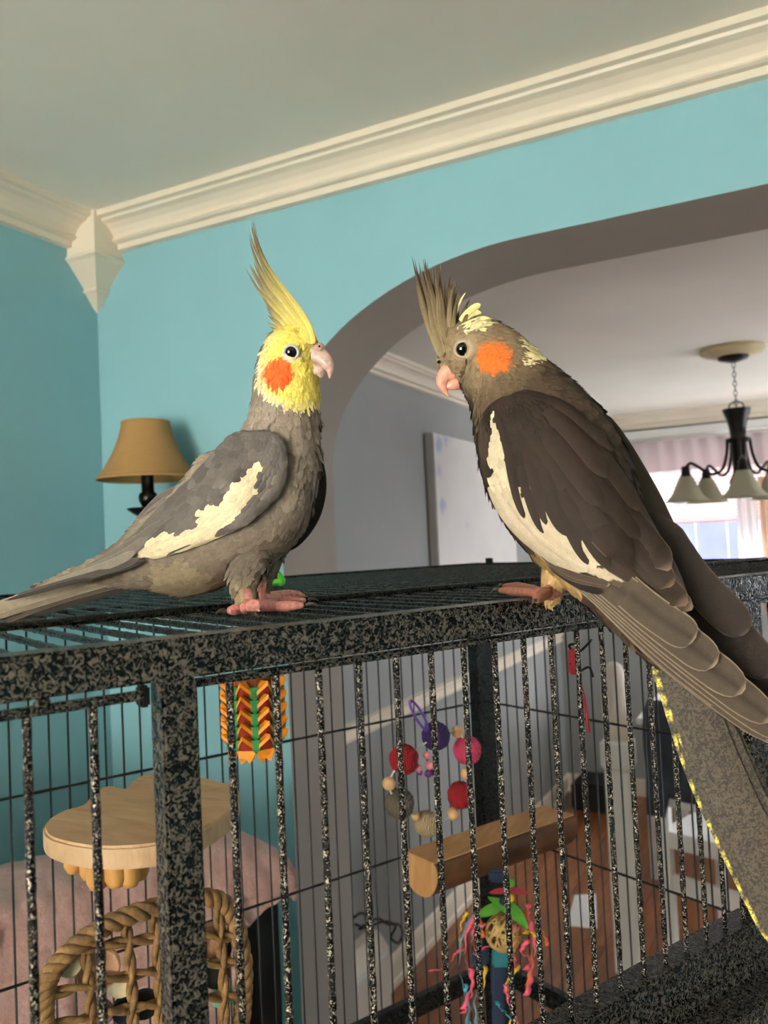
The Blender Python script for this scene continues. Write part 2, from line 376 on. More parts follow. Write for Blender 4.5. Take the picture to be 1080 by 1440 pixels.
# ------------------------------------------------------------------ canvas in the dining room
t = NT('painted_canvas'); v = t.coord('Object', 1)
sep = t.n('ShaderNodeVectorMath', operation='MULTIPLY'); sep.inputs[1].default_value = (0, 1, 1); t.l(v, sep.inputs[0])
vo = t.n('ShaderNodeTexVoronoi'); vo.inputs['Scale'].default_value = 5.2; t.l(sep.outputs[0], vo.inputs['Vector'])
nz = t.noise(sep.outputs[0], 9, 4, .6, .4)
ad = t.n('ShaderNodeMath', operation='MULTIPLY_ADD'); ad.inputs[1].default_value = .55; t.l(nz, ad.inputs[0]); t.l(vo.outputs['Distance'], ad.inputs[2])
big = t.noise(sep.outputs[0], 2.1, 2, .5)
a2 = t.n('ShaderNodeMath', operation='SUBTRACT'); t.l(ad.outputs[0], a2.inputs[0])
sc2 = t.n('ShaderNodeMath', operation='MULTIPLY'); sc2.inputs[1].default_value = .45; t.l(big, sc2.inputs[0]); t.l(sc2.outputs[0], a2.inputs[1])
t.l(t.ramp(a2.outputs[0], [(.14, (172, 177, 194)), (.22, (194, 195, 205)), (.30, (214, 210, 206)), (1, (222, 217, 211))]), t.b.inputs['Base Color']); t.set(Roughness=.8)
M['canvas'] = t.m
cv = thing('canvas_painting', (XD, 3.9, CZ), 'large pale canvas with faint blue flower blots on grey dining wall', 'painting')
b = MB(); b.span((XD+.002, 3.345, CZ-.42), (XD+.045, 4.44, CZ+.488)); b.build('canvas', 'canvas', cv, bevel=.004, origin=Vector((XD, 3.9, CZ)))
b = MB(); b.span((XD+.001, 3.37, CZ-.40), (XD+.020, 4.41, CZ+.46)); b.build('stretcher', 'white', cv)

# ------------------------------------------------------------------ chandelier
cx, cy = -.226, 3.714
ch = thing('chandelier', (cx, cy, H), 'dark bronze chandelier with frosted glass bell shades under dining ceiling', 'chandelier')
b = MB(); b.lathe([(.0001, 0), (.125, 0), (.130, -.012), (.118, -.022), (.095, -.024), (.085, -.034), (.0001, -.036)], (cx, cy, H), n=40, cap=False)
M['medal'] = plain('cream_medallion', (196, 178, 138), .6, .05, 10); b.build('medallion', 'medal', ch, smooth=True)
b = MB(); b.lathe([(.0001, -.03), (.062, -.034), (.058, -.046), (.02, -.058), (.0001, -.06)], (cx, cy, H), n=24, cap=False); b.build('canopy', 'black', ch, smooth=True)
lk = MB(); lk.tube([(cx+.0065*math.cos(a), cy, H-.07+.012*math.sin(a)) for a in [2*math.pi*i/10 for i in range(10)]], .0018, 5, closed=True)
l0 = lk.build('chain_link', 'black', ch, origin=Vector((cx, cy, H-.07)), smooth=True)
for i in range(1, 10): share(l0, 'chain_link', l0.location-Vector((0, 0, .0195*i)), ch, (0, 0, math.pi/2*(i % 2)))
zt = CZ+.497
b = MB(); b.tube([(cx+.028*math.cos(a), cy+.0*a, zt+.012+.018*math.sin(a)) for a in [2*math.pi*i/16 for i in range(16)]], .003, 6, closed=True); b.build('loop', 'black', ch, smooth=True)
b = MB(); b.lathe([(.0001, 0), (.056, 0), (.055, -.006), (.042, -.040), (.034, -.075), (.031, -.118), (.050, -.122), (.050, -.136), (.030, -.140), (.028, -.26), (.034, -.275), (.045, -.30), (.042, -.32), (.02, -.35), (.0001, -.36)], (cx, cy, zt), n=24, cap=False)
b.build('column', 'black', ch, smooth=True)
for i in range(5):
    a = math.radians(204+72*i); d = Vector((math.cos(a), math.sin(a), 0)); c0 = Vector((cx, cy, zt))
    b = MB(); b.tube([c0+d*r+ZV*h for r, h in spline([(.045, -.13), (.052, -.19), (.075, -.25), (.12, -.265), (.165, -.235), (.20, -.215), (.222, -.235)], 20)], .0065, 8); arm = b.build('arm', 'black', ch, smooth=True)
    e = c0+d*.222
    b = MB(); b.lathe([(.0001, -.225), (.016, -.228), (.019, -.26), (.028, -.278), (.0001, -.28)], e, n=16, cap=False); b.build('fitter', 'black', arm, smooth=True)
    pr = [(.026, -.270), (.036, -.290), (.046, -.315), (.058, -.343), (.076, -.365), (.092, -.375)]
    b = MB(); b.lathe(pr+[(r-.003, h) for r, h in reversed(pr)], e, n=36, cap=False, scallop=[0, 0, .01, .02, .04, .06, .06, .04, .02, .01, 0, 0]); b.build('glass_shade', 'frost', arm, smooth=True)

# ------------------------------------------------------------------ the cage
U = .037
_a = YC-YR
CA = Vector((math.sin(_a), math.cos(_a), 0)); CB = Vector((-math.cos(_a), math.sin(_a), 0)); CAX = (CA, CB, ZV)
def cg(a, b, z): return CAM + CA*(a*U) + CB*(b*U) + ZV*(z*U)
A0, A1, B0, B1 = -7.0, 26.4, 9.6, 28.3
ZTOP, ZF = -1.0, -CZ/U
cage = thing('bird_cage', cg(10, 19, ZF), 'large black hammered metal bird cage with twisted looking bars', 'cage')
def cbox(a0, a1, b0, b1, z0, z1, name, mat='cage', bev=.0012, parent=None):
    b = MB(); b.box(cg((a0+a1)/2, (b0+b1)/2, (z0+z1)/2), ((a1-a0)/2*U, (b1-b0)/2*U, (z1-z0)/2*U), CAX)
    return b.build(name, mat, parent or cage, bevel=bev)
T = .5
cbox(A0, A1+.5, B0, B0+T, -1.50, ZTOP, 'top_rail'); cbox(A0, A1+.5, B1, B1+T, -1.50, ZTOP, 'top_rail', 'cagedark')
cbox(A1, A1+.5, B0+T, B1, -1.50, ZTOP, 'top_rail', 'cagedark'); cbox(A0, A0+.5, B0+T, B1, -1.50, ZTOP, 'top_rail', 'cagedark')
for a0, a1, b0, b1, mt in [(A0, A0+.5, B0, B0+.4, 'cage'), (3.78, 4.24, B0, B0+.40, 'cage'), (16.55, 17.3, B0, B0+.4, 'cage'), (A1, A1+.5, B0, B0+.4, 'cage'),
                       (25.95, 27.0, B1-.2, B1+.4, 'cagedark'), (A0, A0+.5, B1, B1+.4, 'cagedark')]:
    cbox(a0, a1, b0, b1, ZF, -1.50, 'post', mt)
# door rails under the top rail
cbox(A0+.6, 3.62, B0+.08, B0+.22, -1.70, -1.585, 'door_rail'); cbox(4.24, 16.55, B0+.06, B0+.22, -1.64, -1.535, 'panel_rail'); cbox(17.3, A1, B0+.06, B0+.22, -1.64, -1.535, 'panel_rail')
b = MB(); b.ball(cg(2.45, B0+.12, -1.56), .06*U, 10, 6, (1.6, 1, 1), CAX); b.build('rivet', 'cage', cage, smooth=True)
b = MB(); b.box(cg(3.62, B0+.2, -1.66), (.06*U, .1*U, .13*U), CAX); b.build('hinge', 'black', cage, bevel=.001)
cbox(4.24, 16.55, B0-.05, B0+.55, -8.75, -8.05, 'lower_rail'); cbox(4.24, 16.55, B0-.75, B0-.1, -9.55, -9.0, 'door_ledge'); cbox(A0, 3.78, B0-.05, B0+.5, -12.7, -12.1, 'lower_rail')
cbox(17.3, A1, B0, B0+.5, -8.75, -8.05, 'lower_rail'); cbox(4.3, 16.5, B0-.12, B0+.02, -9.1, -8.7, 'seed_guard')
for z in (-19.9, -38.0):
    cbox(A0+.5, 25.95, B1, B1+.4, z, z+.8, 'middle_rail', 'cagedark'); cbox(A1, A1+.4, B0+.4, B1-.2, z, z+.8, 'middle_rail', 'cagedark'); cbox(A0, A0+.4, B0+.4, B1, z, z+.8, 'middle_rail', 'cagedark')
cbox(A0+.5, A1, B0, B0+.4, -38, -37.2, 'middle_rail'); cbox(A0, A1+.4, B0, B1+.4, -39, -38.1, 'tray', 'cagedark')
def bar(p, q, r, mat, n=8, twist=True):
    """a bar whose hammered coat gives it a slightly lumpy outline; origin at its top"""
    p = Vector(p); q = Vector(q); m = max(2, int((q-p).length/.006)) if twist else 1
    b = MB(); b.tube([p+(q-p)*(i/m) for i in range(m+1)], [r*(1+.07*math.sin(i*1.9)+.06*math.sin(i*3.1)) if twist else r for i in range(m+1)], n)
    return b.build('bar', mat, cage, smooth=True, origin=p)
def row(first, steps):
    for dv in steps: share(first, 'bar', first.location+dv, cage)
SA = .668
z0, z1 = -1.64, -8.08
f = bar(cg(4.735, B0+.15, z0), cg(4.735, B0+.15, z1), .052*U, 'bar'); row(f, [CA*(SA*U*i) for i in range(1, 18)])
f = bar(cg(17.9, B0+.15, z0), cg(17.9, B0+.15, z1), .052*U, 'bar'); row(f, [CA*(SA*U*i) for i in range(1, 13)])
f = bar(cg(3.009, B0+.15, -1.69), cg(3.009, B0+.15, -12.2), .052*U, 'bar'); row(f, [-CA*(.72*U*i) for i in range(1, 13)])
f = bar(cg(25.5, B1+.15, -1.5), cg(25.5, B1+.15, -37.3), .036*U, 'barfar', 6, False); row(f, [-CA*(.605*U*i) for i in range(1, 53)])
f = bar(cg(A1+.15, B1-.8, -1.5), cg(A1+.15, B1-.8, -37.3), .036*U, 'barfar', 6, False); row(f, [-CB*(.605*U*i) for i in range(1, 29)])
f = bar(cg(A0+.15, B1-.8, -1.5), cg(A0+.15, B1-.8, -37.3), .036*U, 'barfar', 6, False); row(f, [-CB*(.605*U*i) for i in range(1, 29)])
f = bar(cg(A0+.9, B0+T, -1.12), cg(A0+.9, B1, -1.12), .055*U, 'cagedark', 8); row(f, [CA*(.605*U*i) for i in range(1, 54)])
def wire(p, q, r, mat='barfar'):
    b = MB(); m = 60; p = Vector(p); q = Vector(q)
    b.tube([p+(q-p)*(i/m) for i in range(m+1)], [r*(1+.12*math.sin(i*2.3)) for i in range(m+1)], 8); return b.build('cross_wire', mat, cage, smooth=True)
for z in (-7.36, -13.14, -25, -31): wire(cg(A0+.4, B1+.06, z), cg(25.95, B1+.06, z), .05*U); wire(cg(A1+.06, B0+.3, z), cg(A1+.06, B1, z), .05*U)
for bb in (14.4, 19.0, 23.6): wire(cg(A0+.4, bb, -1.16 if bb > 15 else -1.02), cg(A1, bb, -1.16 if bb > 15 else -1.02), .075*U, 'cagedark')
b = MB(); b.box(on((691, 792), ZV, -.95*U*1.0), (.004, .006, .005), CAX); b.v = [p-(b.v[0]+b.v[7])/2+cg(26.6, 27.6, -.92) for p in b.v]; b.build('latch', 'black', cage, bevel=.001)

# ------------------------------------------------------------------ bird building kit
def inside(p, poly):
    x, y = p; r = False; n = len(poly); j = n-1
    for i in range(n):
        xi, yi = poly[i]; xj, yj = poly[j]
        if (yi > y) != (yj > y) and x < (xj-xi)*(y-yi)/(yj-yi)+xi: r = not r
        j = i
    return r
def nz1(x, y, s=1.0, o=0.0): return noise.noise(Vector((x*s+o, y*s-o, o*.7)))
def mixc(a, b, t): t = max(0, min(1, t)); return a+(b-a)*t

def body_loft(sections, bulges, nl=170, nr=84):
    """sections: px x, px y, half height px, depth m, lateral ratio.  Continuous skin round the spine."""
    S = spline(sections, nl); C = [at(q[0], q[1], q[3]) for q in S]; rows = []
    for i, q in enumerate(S):
        Tn = (C[min(i+1, nl-1)]-C[max(i-1, 0)]).normalized(); view = (C[i]-CAM).normalized()
        N = view.cross(Tn).normalized(); D = Tn.cross(N).normalized(); r = max(.0003, q[2]*q[3]/F); row = []
        for k in range(nr):
            a = 2*math.pi*k/nr; out = N*math.cos(a)+D*(math.sin(a)*q[4])
            p = C[i]+out*r
            p = p+out.normalized()*(noise.fractal(p*150, 1, 2, 3)*.0007)
            row.append(p)
        rows.append(row)
    for row in rows:
        for k, p in enumerate(row):
            px, py, d = proj(p); dx = dy = 0
            for bx, by, sg, vx, vy in bulges:
                g = math.exp(-((px-bx)**2+(py-by)**2)/(2*sg*sg)); dx += g*vx; dy += g*vy
            if dx or dy: row[k] = at(px+dx, py+dy, d)
    return rows, C
class Surf:
    """wing shell between two traced edges, lying on the body or on the depth given by control points"""
    def __init__(s, upper, lower, bvh, ctrl, off, nt=110, ns=46, smooth=6, lim=1.0):
        Uc = spline(upper, nt); Lc = spline(lower, nt); s.nt, s.ns = nt, ns; D = []; s.px = []
        for i in range(nt):
            r = []; pr = []
            for j in range(ns):
                q = j/(ns-1); x = lerp(Uc[i][0], Lc[i][0], q); y = lerp(Uc[i][1], Lc[i][1], q); pr.append((x, y))
                wsum = dsum = 0
                for cx_, cy_, cd_ in ctrl:
                    w_ = 1/((x-cx_)**2+(y-cy_)**2+60)**1.3; wsum += w_; dsum += w_*cd_
                d = dsum/wsum; dr = ray(x, y); hit = bvh.ray_cast(CAM, dr.normalized())
                if hit[0] is not None: d = min(d, (hit[0]-CAM).dot(FW))
                r.append(d-off)
            D.append(r); s.px.append(pr)
        for _ in range(smooth):
            D = [[(D[max(i-1, 0)][j]+D[min(i+1, nt-1)][j]+D[i][max(j-1, 0)]+D[i][min(j+1, ns-1)]+2*D[i][j])/6 for j in range(ns)] for i in range(nt)]
        for i in range(nt):
            for j in range(ns):                                # edges roll back on to the body
                e = min(j, ns-1-j)/(ns-1); e2 = min(1, i/(nt-1)/.06)
                D[i][j] += .0045*max(0, 1-e/.07)**2+.004*(1-e2)**2
        s.P = [[at(s.px[i][j][0], s.px[i][j][1], D[i][j]) for j in range(ns)] for i in range(nt)]
    def p(s, t, q):
        a = max(0, min(.9999, t))*(s.nt-1); b = max(0, min(.9999, q))*(s.ns-1); i = int(a); j = int(b); fa = a-i; fb = b-j
        return (s.P[i][j]*(1-fa)+s.P[i+1][j]*fa)*(1-fb)+(s.P[i][j+1]*(1-fa)+s.P[i+1][j+1]*fa)*fb
    def n(s, t, q):
        e = .02; a = s.p(min(t+e, 1), q)-s.p(max(t-e, 0), q); b = s.p(t, min(q+e, 1))-s.p(t, max(q-e, 0)); v = a.cross(b)
        if v.length < 1e-12: return -FW
        v.normalize(); return v if v.dot(FW) < 0 else -v
    def mesh(s, colfn):
        b = MB(); b.grid(s.P, [[colfn(*proj(p)[:2]) for p in r] for r in s.P])
        back = [[p+FW*.0035 for p in r] for r in s.P]                 # inner face, so that the wing has thickness
        o = len(b.v); b.grid(back, [[colfn(*q) for q in r] for r in s.px]); nt, ns = s.nt, s.ns
        ring = [(i, 0) for i in range(nt)]+[(nt-1, j) for j in range(1, ns)]+[(i, ns-1) for i in range(nt-2, -1, -1)]+[(0, j) for j in range(ns-2, 0, -1)]
        for (a, c), (d, e) in zip(ring, ring[1:]+ring[:1]): b.f.append((a*ns+c, d*ns+e, o+d*ns+e, o+a*ns+c)); b.mi.append(0)
        return b
SX = (-1, -.9, -.8, -.4, 0, .4, .8, .9, 1)
def vane(mb, cl, nrm, hw, base, rim=None, shaft=None, camber=.12, barfn=None, tipfade=0):
    n = len(cl); rim = base if rim is None else rim; shaft = base if shaft is None else shaft; rows = []; cs = []
    for i, p in enumerate(cl):
        t = (cl[min(i+1, n-1)]-cl[max(i-1, 0)]).normalized(); N = nrm[i] if isinstance(nrm, list) else nrm
        S = t.cross(N).normalized(); f = i/(n-1)
        row = []; c = []
        for sx_ in SX:
            row.append(p+S*(sx_*hw[i])-N*(camber*hw[i]*sx_*sx_))
            k = base if abs(sx_) < .95 else rim
            if sx_ == 0: k = shaft
            if f > .97: k = rim
            if barfn: k = barfn(f, sx_, k)
            c.append(k)
        rows.append(row); cs.append(c)
    mb.grid(rows, cs)
def hwprof(W, n, root=.35, tip=.22, p=.5):
    out = []
    for i in range(n):
        t = i/(n-1); w_ = W*min(1, root+(1-root)*(t/.2)) if t < .2 else W
        if t > 1-tip: w_ *= max(.03, (1-((t-1+tip)/tip)**2))**p
        out.append(w_)
    return out
def pxfeather(mb, pts, W, base, rim=None, n=18, shaft=None, N=None, camber=.12, root=.35, tip=.22, barfn=None, p=.5):
    """feather along px points with depth: (x, y, d)"""
    S = spline(pts, n); cl = [at(*q) for q in S]; Wm = W*S[n//2][2]/F
    vane(mb, cl, N if N is not None else -(cl[n//2]-CAM).normalized(), hwprof(Wm, n, root, tip, p), base, rim, shaft, camber, barfn)
def coverts(mb, sf, t0, t1, nt, q0, q1, nq, dl, wq, colfn, lift=.0016, rimk=1.0, jit=.35, rimw=None, tiplight=1.0):
    """shingled small feathers on a wing shell, tip rows first"""
    for i in range(nt):
        t = lerp(t1, t0, i/(max(1, nt-1)))
        for j in range(nq):
            q = lerp(q0, q1, (j+.5*(i % 2)+random.uniform(-jit, jit)*.5)/nq); tt = t+random.uniform(-jit, jit)*(t1-t0)/nt*.6
            if q < q0 or q > q1: continue
            L = dl*random.uniform(.85, 1.15); n = 7; cl = []; ns_ = []
            for k in range(n):
                f = k/(n-1); nn = sf.n(tt+L*f, q); cl.append(sf.p(tt+L*f, q)+nn*(.0003+lift*f)); ns_.append(nn)
            wd = (sf.p(tt+L*.5, min(q+wq, 1))-sf.p(tt+L*.5, max(q-wq, 0))).length*.5
            mp = cl[int(n*.55)]; x, y, _ = proj(mp); c = colfn(x, y)*random.uniform(.90, 1.10)
            vane(mb, cl, ns_, hwprof(wd, n, .6, .35), c, c*rimk if rimw is None else rimw(c, x, y), c*.93, .22)
def plumage(mb, me_rows, count, colfn, length, width, flowdir, skip=None, lift=.0011, rnd=None):
    """thousands of tiny body feathers lying along the body"""
    R = rnd or random.Random(3); nl = len(me_rows); nr = len(me_rows[0]); quads = []; acc = []; tot = 0
    for i in range(nl-1):
        for k in range(nr):
            a = me_rows[i][k]; b = me_rows[i+1][k]; c = me_rows[i][(k+1) % nr]; ar = (b-a).cross(c-a).length; tot += ar; acc.append(tot); quads.append((i, k))
    import bisect
    for _ in range(count):
        i, k = quads[min(len(quads)-1, bisect.bisect(acc, R.random()*tot))]
        a = me_rows[i][k]; b = me_rows[i+1][k]; c = me_rows[i][(k+1) % nr]; d = me_rows[i+1][(k+1) % nr]
        u_, v_ = R.random(), R.random(); p = a*(1-u_)*(1-v_)+b*u_*(1-v_)+c*(1-u_)*v_+d*u_*v_
        N = (b-a).cross(c-a)
        if N.length < 1e-14: continue
        N.normalize(); cen = sum(me_rows[i], Vector())/nr
        if N.dot(p-cen) < 0: N = -N
        x, y, _d = proj(p)
        if skip and skip(x, y, p): continue
        fl_ = (a-b)*flowdir; fl_ = (fl_-N*fl_.dot(N)).normalized()
        sd = fl_.cross(N); an = R.gauss(0, .28); fl_ = (fl_*math.cos(an)+sd*math.sin(an)).normalized(); sd = fl_.cross(N)
        L = length(x, y)*R.uniform(.7, 1.3); W = width(x, y)*R.uniform(.7, 1.2); cc = colfn(x, y)*R.uniform(.88, 1.12); ct = cc*R.uniform(.95, 1.10); up = lift*R.uniform(.4, 1.2)
        vs = [p-N*.0003, p+fl_*L*.4+sd*W+N*up*.35, p+fl_*L*.5+N*up*.75, p+fl_*L*.4-sd*W+N*up*.35, p+fl_*L*.85+sd*W*.6+N*up*.8, p+fl_*L*.85-sd*W*.6+N*up*.8, p+fl_*L+N*up*.9]
        mb.add(vs, [(0, 1, 2), (0, 2, 3), (1, 4, 2), (2, 4, 6), (2, 6, 5), (2, 5, 3)], [cc*.94, cc, cc, cc, ct, ct, ct])
def skin(name, verts, edges, radii, mat, parent, sub=2):
    O = wpos(parent); me = bpy.data.meshes.new(name); me.from_pydata([tuple(Vector(v)-O) for v in verts], edges, [])
    o = bpy.data.objects.new(name, me); COL.objects.link(o)
    md = o.modifiers.new('skin', 'SKIN'); lay = me.skin_vertices[0] if me.skin_vertices else None
    for i, r in enumerate(radii): me.skin_vertices[0].data[i].radius = (r, r)
    me.skin_vertices[0].data[0].use_root = True
    sd = o.modifiers.new('sub', 'SUBSURF'); sd.levels = sub; sd.render_levels = sub
    dg = bpy.context.evaluated_depsgraph_get(); me2 = bpy.data.meshes.new_from_object(o.evaluated_get(dg)); o.modifiers.clear(); o.data = me2
    me2.materials.clear(); me2.materials.append(M[mat])
    for p in me2.polygons: p.use_smooth = True
    o.parent = parent; return o
M['eye'] = plain('eye_gloss', (8, 6, 6), .04, .05, 50); M['ring'] = plain('eye_skin', (196, 182, 178), .6, .08, 900)
M['ring2'] = plain('eye_skin_tan', (168, 150, 126), .6, .08, 900)
M['beak1'] = plain('horn_pink_grey', (178, 148, 134), .35, .16, 240, bump=.1, bscale=900); M['beak2'] = plain('horn_pink', (196, 138, 116), .35, .14, 240, bump=.1, bscale=900)
M['foot1'] = plain('pink_skin', (214, 142, 132), .5, .14, 420, bump=.5, bscale=1100); M['foot2'] = plain('brown_pink_skin', (158, 98, 80), .5, .16, 420, bump=.5, bscale=1100)
M['claw'] = plain('claw_horn', (92, 76, 66), .35, .2, 300); M['ringband'] = plain('leg_band', (150, 122, 70), .35, .1, 100, .5)
def beak(parent, pts, mat, name='beak', flat=.72):
    """pts: x, y, half height px, depth"""
    S = spline(pts, 22); C = [at(q[0], q[1], q[3]) for q in S]; rows = []
    for i, q in enumerate(S):
        Tn = (C[min(i+1, 21)]-C[max(i-1, 0)]).normalized(); N = (C[i]-CAM).normalized().cross(Tn).normalized(); D = Tn.cross(N); r = max(.0002, q[2]*q[3]/F)
        rows.append([C[i]+N*(r*math.cos(a))+D*(r*flat*math.sin(a)) for a in [2*math.pi*k/20 for k in range(20)]])
    b = MB(); b.grid(rows, closed=True); return b.build(name, mat, parent, smooth=True)
def eye(parent, bvh, px, py, rpx, ringmat, squash=.6):
    h = bvh.ray_cast(CAM, ray(px, py).normalized())[0]; d = (h-CAM).dot(FW); r = rpx*d/F; v = (h-CAM).normalized(); X_ = v.cross(ZV).normalized(); Y_ = X_.cross(v)
    e = MB(); e.ball(h+v*r*.12, r, 24, 16, (1, 1, squash), (X_, Y_, -v)); eo = e.build('eye', 'eye', parent, smooth=True)
    b = MB(); b.tube([h-v*r*.05+(X_*math.cos(a)+Y_*math.sin(a))*r*1.13 for a in [2*math.pi*i/28 for i in range(28)]], r*.22, 10, closed=True); b.build('eye_ring', ringmat, parent, smooth=True)
    h2 = bvh.ray_cast(h+v*.2, -v)[0]
    if h2 is not None: e = MB(); e.ball(h2-v*r*.12, r, 18, 12, (1, 1, squash), (X_, Y_, v)); e.build('eye', 'eye', parent, smooth=True)
    return eo
def claw(parent, p, d, L, up=.35, r=.0011):
    d = Vector(d).normalized(); b = MB()
    b.tube([p+d*(L*t)+ZV*(L*(.25*math.sin(t*2.4)-up*t*t)) for t in (0, .3, .6, .85, 1)], [r, r*.9, r*.65, r*.35, r*.08], 8); return b.build('claw', 'claw', parent, smooth=True)

# ------------------------------------------------------------------ yellow-faced cockatiel (side on, facing the other bird)
def L3(*c): return srgb_l(c)
GRY, GRY2, BUFF = L3(156, 142, 127), L3(132, 119, 106), L3(178, 162, 128)
YEL, YEL2, ORG, CRM = L3(250, 228, 112), L3(240, 222, 150), L3(248, 98, 42), L3(246, 228, 188)
WDK, WMD = L3(84, 78, 75), L3(116, 108, 101)
YFACE = [(386, 462), (372, 486), (363, 508), (360, 530), (364, 549), (378, 562), (396, 573), (420, 578), (452, 573), (480, 540), (470, 480), (445, 430), (400, 430)]
def dist_edge(x, y, poly):
    best = 1e9
    for i in range(len(poly)):
        ax_, ay = poly[i]; bx, by = poly[(i+1) % len(poly)]; vx, vy = bx-ax_, by-ay; t = max(0, min(1, ((x-ax_)*vx+(y-ay)*vy)/(vx*vx+vy*vy+1e-9)))
        best = min(best, math.hypot(x-ax_-vx*t, y-ay-vy*t))
    return best
def col_b1(x, y):
    jx = x+nz1(x, y, .12, 3)*6; jy = y+nz1(x, y, .12, 9)*6
    c = mixc(GRY2, GRY, .55+.6*nz1(x, y, .06, 1))
    c = mixc(c, L3(128, 110, 90), max(0, (y-700)/140)*.6)
    if math.hypot((jx-262)/42, (jy-818)/30) < 1: c = mixc(c, BUFF, .55)
    if math.hypot((jx-345)/18, (jy-838)/22) < 1: c = mixc(c, BUFF, .5)
    if x < 210: c = mixc(c, L3(150, 138, 120), .6)
    if y < 590 and inside((jx, jy), YFACE):
        e = dist_edge(jx, jy, YFACE); c = mixc(YEL2, YEL, (e-3)/14)
        if x < 400 and y > 500: c = mixc(L3(224, 214, 180), c, (e-2)/9)
        if math.hypot(x-432, y-494) < 12: c = mixc(c, L3(176, 160, 92), .5)
        r = math.hypot((jx-391)/22, (jy-525)/21.5)
        if r < 1.12: c = mixc(ORG, c, (r-.92)/.2)
        if math.hypot(x-409, y-496) < 13: c = mixc(L3(222, 212, 190), c, .15)
    return c
B1F = cg(7.6, 13.7, -1)
bird1 = thing('cockatiel', B1F, 'yellow-faced grey cockatiel with white wing patch standing flat on cage top', 'bird', None)
def d1(x): return .578-(x-390)*.00010
secs1 = [(x, y, r, d1(x), l) for x, y, r, l in [(60, 826, 2, .8), (95, 818, 11, .9), (130, 809, 18, .9), (175, 795, 32, .95), (228, 775, 55, .92), (288, 753, 74, .86), (350, 704, 87, .80), (386, 650, 67, .86), (398, 605, 52, .92), (402, 563, 47, .9),
        (403, 528, 44, .86), (408, 500, 40, .84), (419, 478, 31, .82), (426, 462, 17, .85), (429, 455, 3, .9)]]
bul1 = [(262, 826, 32, -4, 9), (448, 500, 10, 2, 0)]
rows1, C1 = body_loft(secs1, bul1)
b = MB(); b.grid(rows1, [[col_b1(*proj(p)[:2]) for p in r] for r in rows1], closed=True)
bvh1 = BVHTree.FromPolygons(b.v, b.f)
b.build('body', 'plumage', bird1, smooth=True, colors=True)
pm = MB(); plumage(pm, rows1, 11000, col_b1, lambda x, y: .0048 if y < 580 else .0085, lambda x, y: .0011 if y < 580 else .0024, 1, lift=.0010, skip=lambda x, y, p: math.hypot(x-409.5, y-495.5) < 14)
tag(pm.build('plumage', 'plumage', bird1, smooth=True, colors=True), kind='stuff')
W1 = [(364, 637), (373, 653), (360, 669), (367, 686), (347, 717), (320, 745), (284, 768), (256, 773), (233, 780), (172, 788), (202, 765), (244, 741), (254, 748), (280, 742), (283, 717), (308, 699), (311, 711), (326, 696), (325, 683), (339, 671), (346, 659), (358, 648)]
def col_w1(x, y):
    jx = x+nz1(x, y, .25, 5)*3; jy = y+nz1(x, y, .25, 8)*3
    c = mixc(WDK, WMD, .4+.9*nz1(x, y, .07, 2))
    if x < 230: c = mixc(c, L3(126, 116, 108), min(1, (230-x)/70))
    if x < 150: c = mixc(c, L3(150, 140, 128), (150-x)/60)
    if inside((jx, jy), W1): c = CRM*(1+.06*nz1(x, y, .1))
    return c
up1 = [(352, 606), (325, 612), (300, 636), (262, 676), (222, 716), (182, 757), (142, 790), (98, 818)]
lo1 = [(372, 604), (397, 618), (405, 648), (396, 690), (362, 727), (315, 752), (240, 780), (178, 789), (98, 821)]
ctl1 = [(300, 640, .560), (250, 690, .567), (200, 745, .575), (140, 795, .590), (98, 819, .596), (400, 650, .548), (350, 735, .545), (250, 778, .563), (180, 789, .580), (330, 690, .540)]
sf1 = Surf(up1, lo1, bvh1, ctl1, .0045)
wing1 = sf1.mesh(col_w1).build('wing', 'feather', bird1, smooth=True, colors=True)
cv_ = MB(); coverts(cv_, sf1, .02, .72, 22, .03, .97, 15, .075, .055, col_w1, .0010, 1.04)
tag(cv_.build('covert_feathers', 'feather', wing1, smooth=True, colors=True), kind='stuff')
def one(parent, name, fn, mat='feather'):
    b = MB(); fn(b); return b.build(name, mat, parent, smooth=True, colors=True)
# folded secondaries and primaries running to the wing tip
for i, (p0, p1, p2, W, cb, cr) in enumerate([
        ((235, 730), (180, 770), (112, 806), 8, (112, 104, 98), (150, 142, 132)), ((215, 752), (165, 785), (84, 818), 7, (124, 115, 107), (168, 158, 146)), ((190, 776), (150, 795), (52, 828), 6, (150, 140, 128), (190, 180, 164)),
        ((196, 785), (150, 802), (20, 838), 4.5, (84, 76, 70), (196, 186, 170)), ((204, 787), (150, 805), (6, 845), 4, (60, 54, 50), (150, 140, 128))]):
    dd = .003+.0008*(5-i)
    one(wing1, 'flight_feather', lambda b: pxfeather(b, [(p0[0], p0[1], .566-dd*.6), (p1[0], p1[1], .580-dd-.008), (p2[0], p2[1], .603-dd-.007)], W, L3(*cb), L3(*cr), tip=.4, n=24))
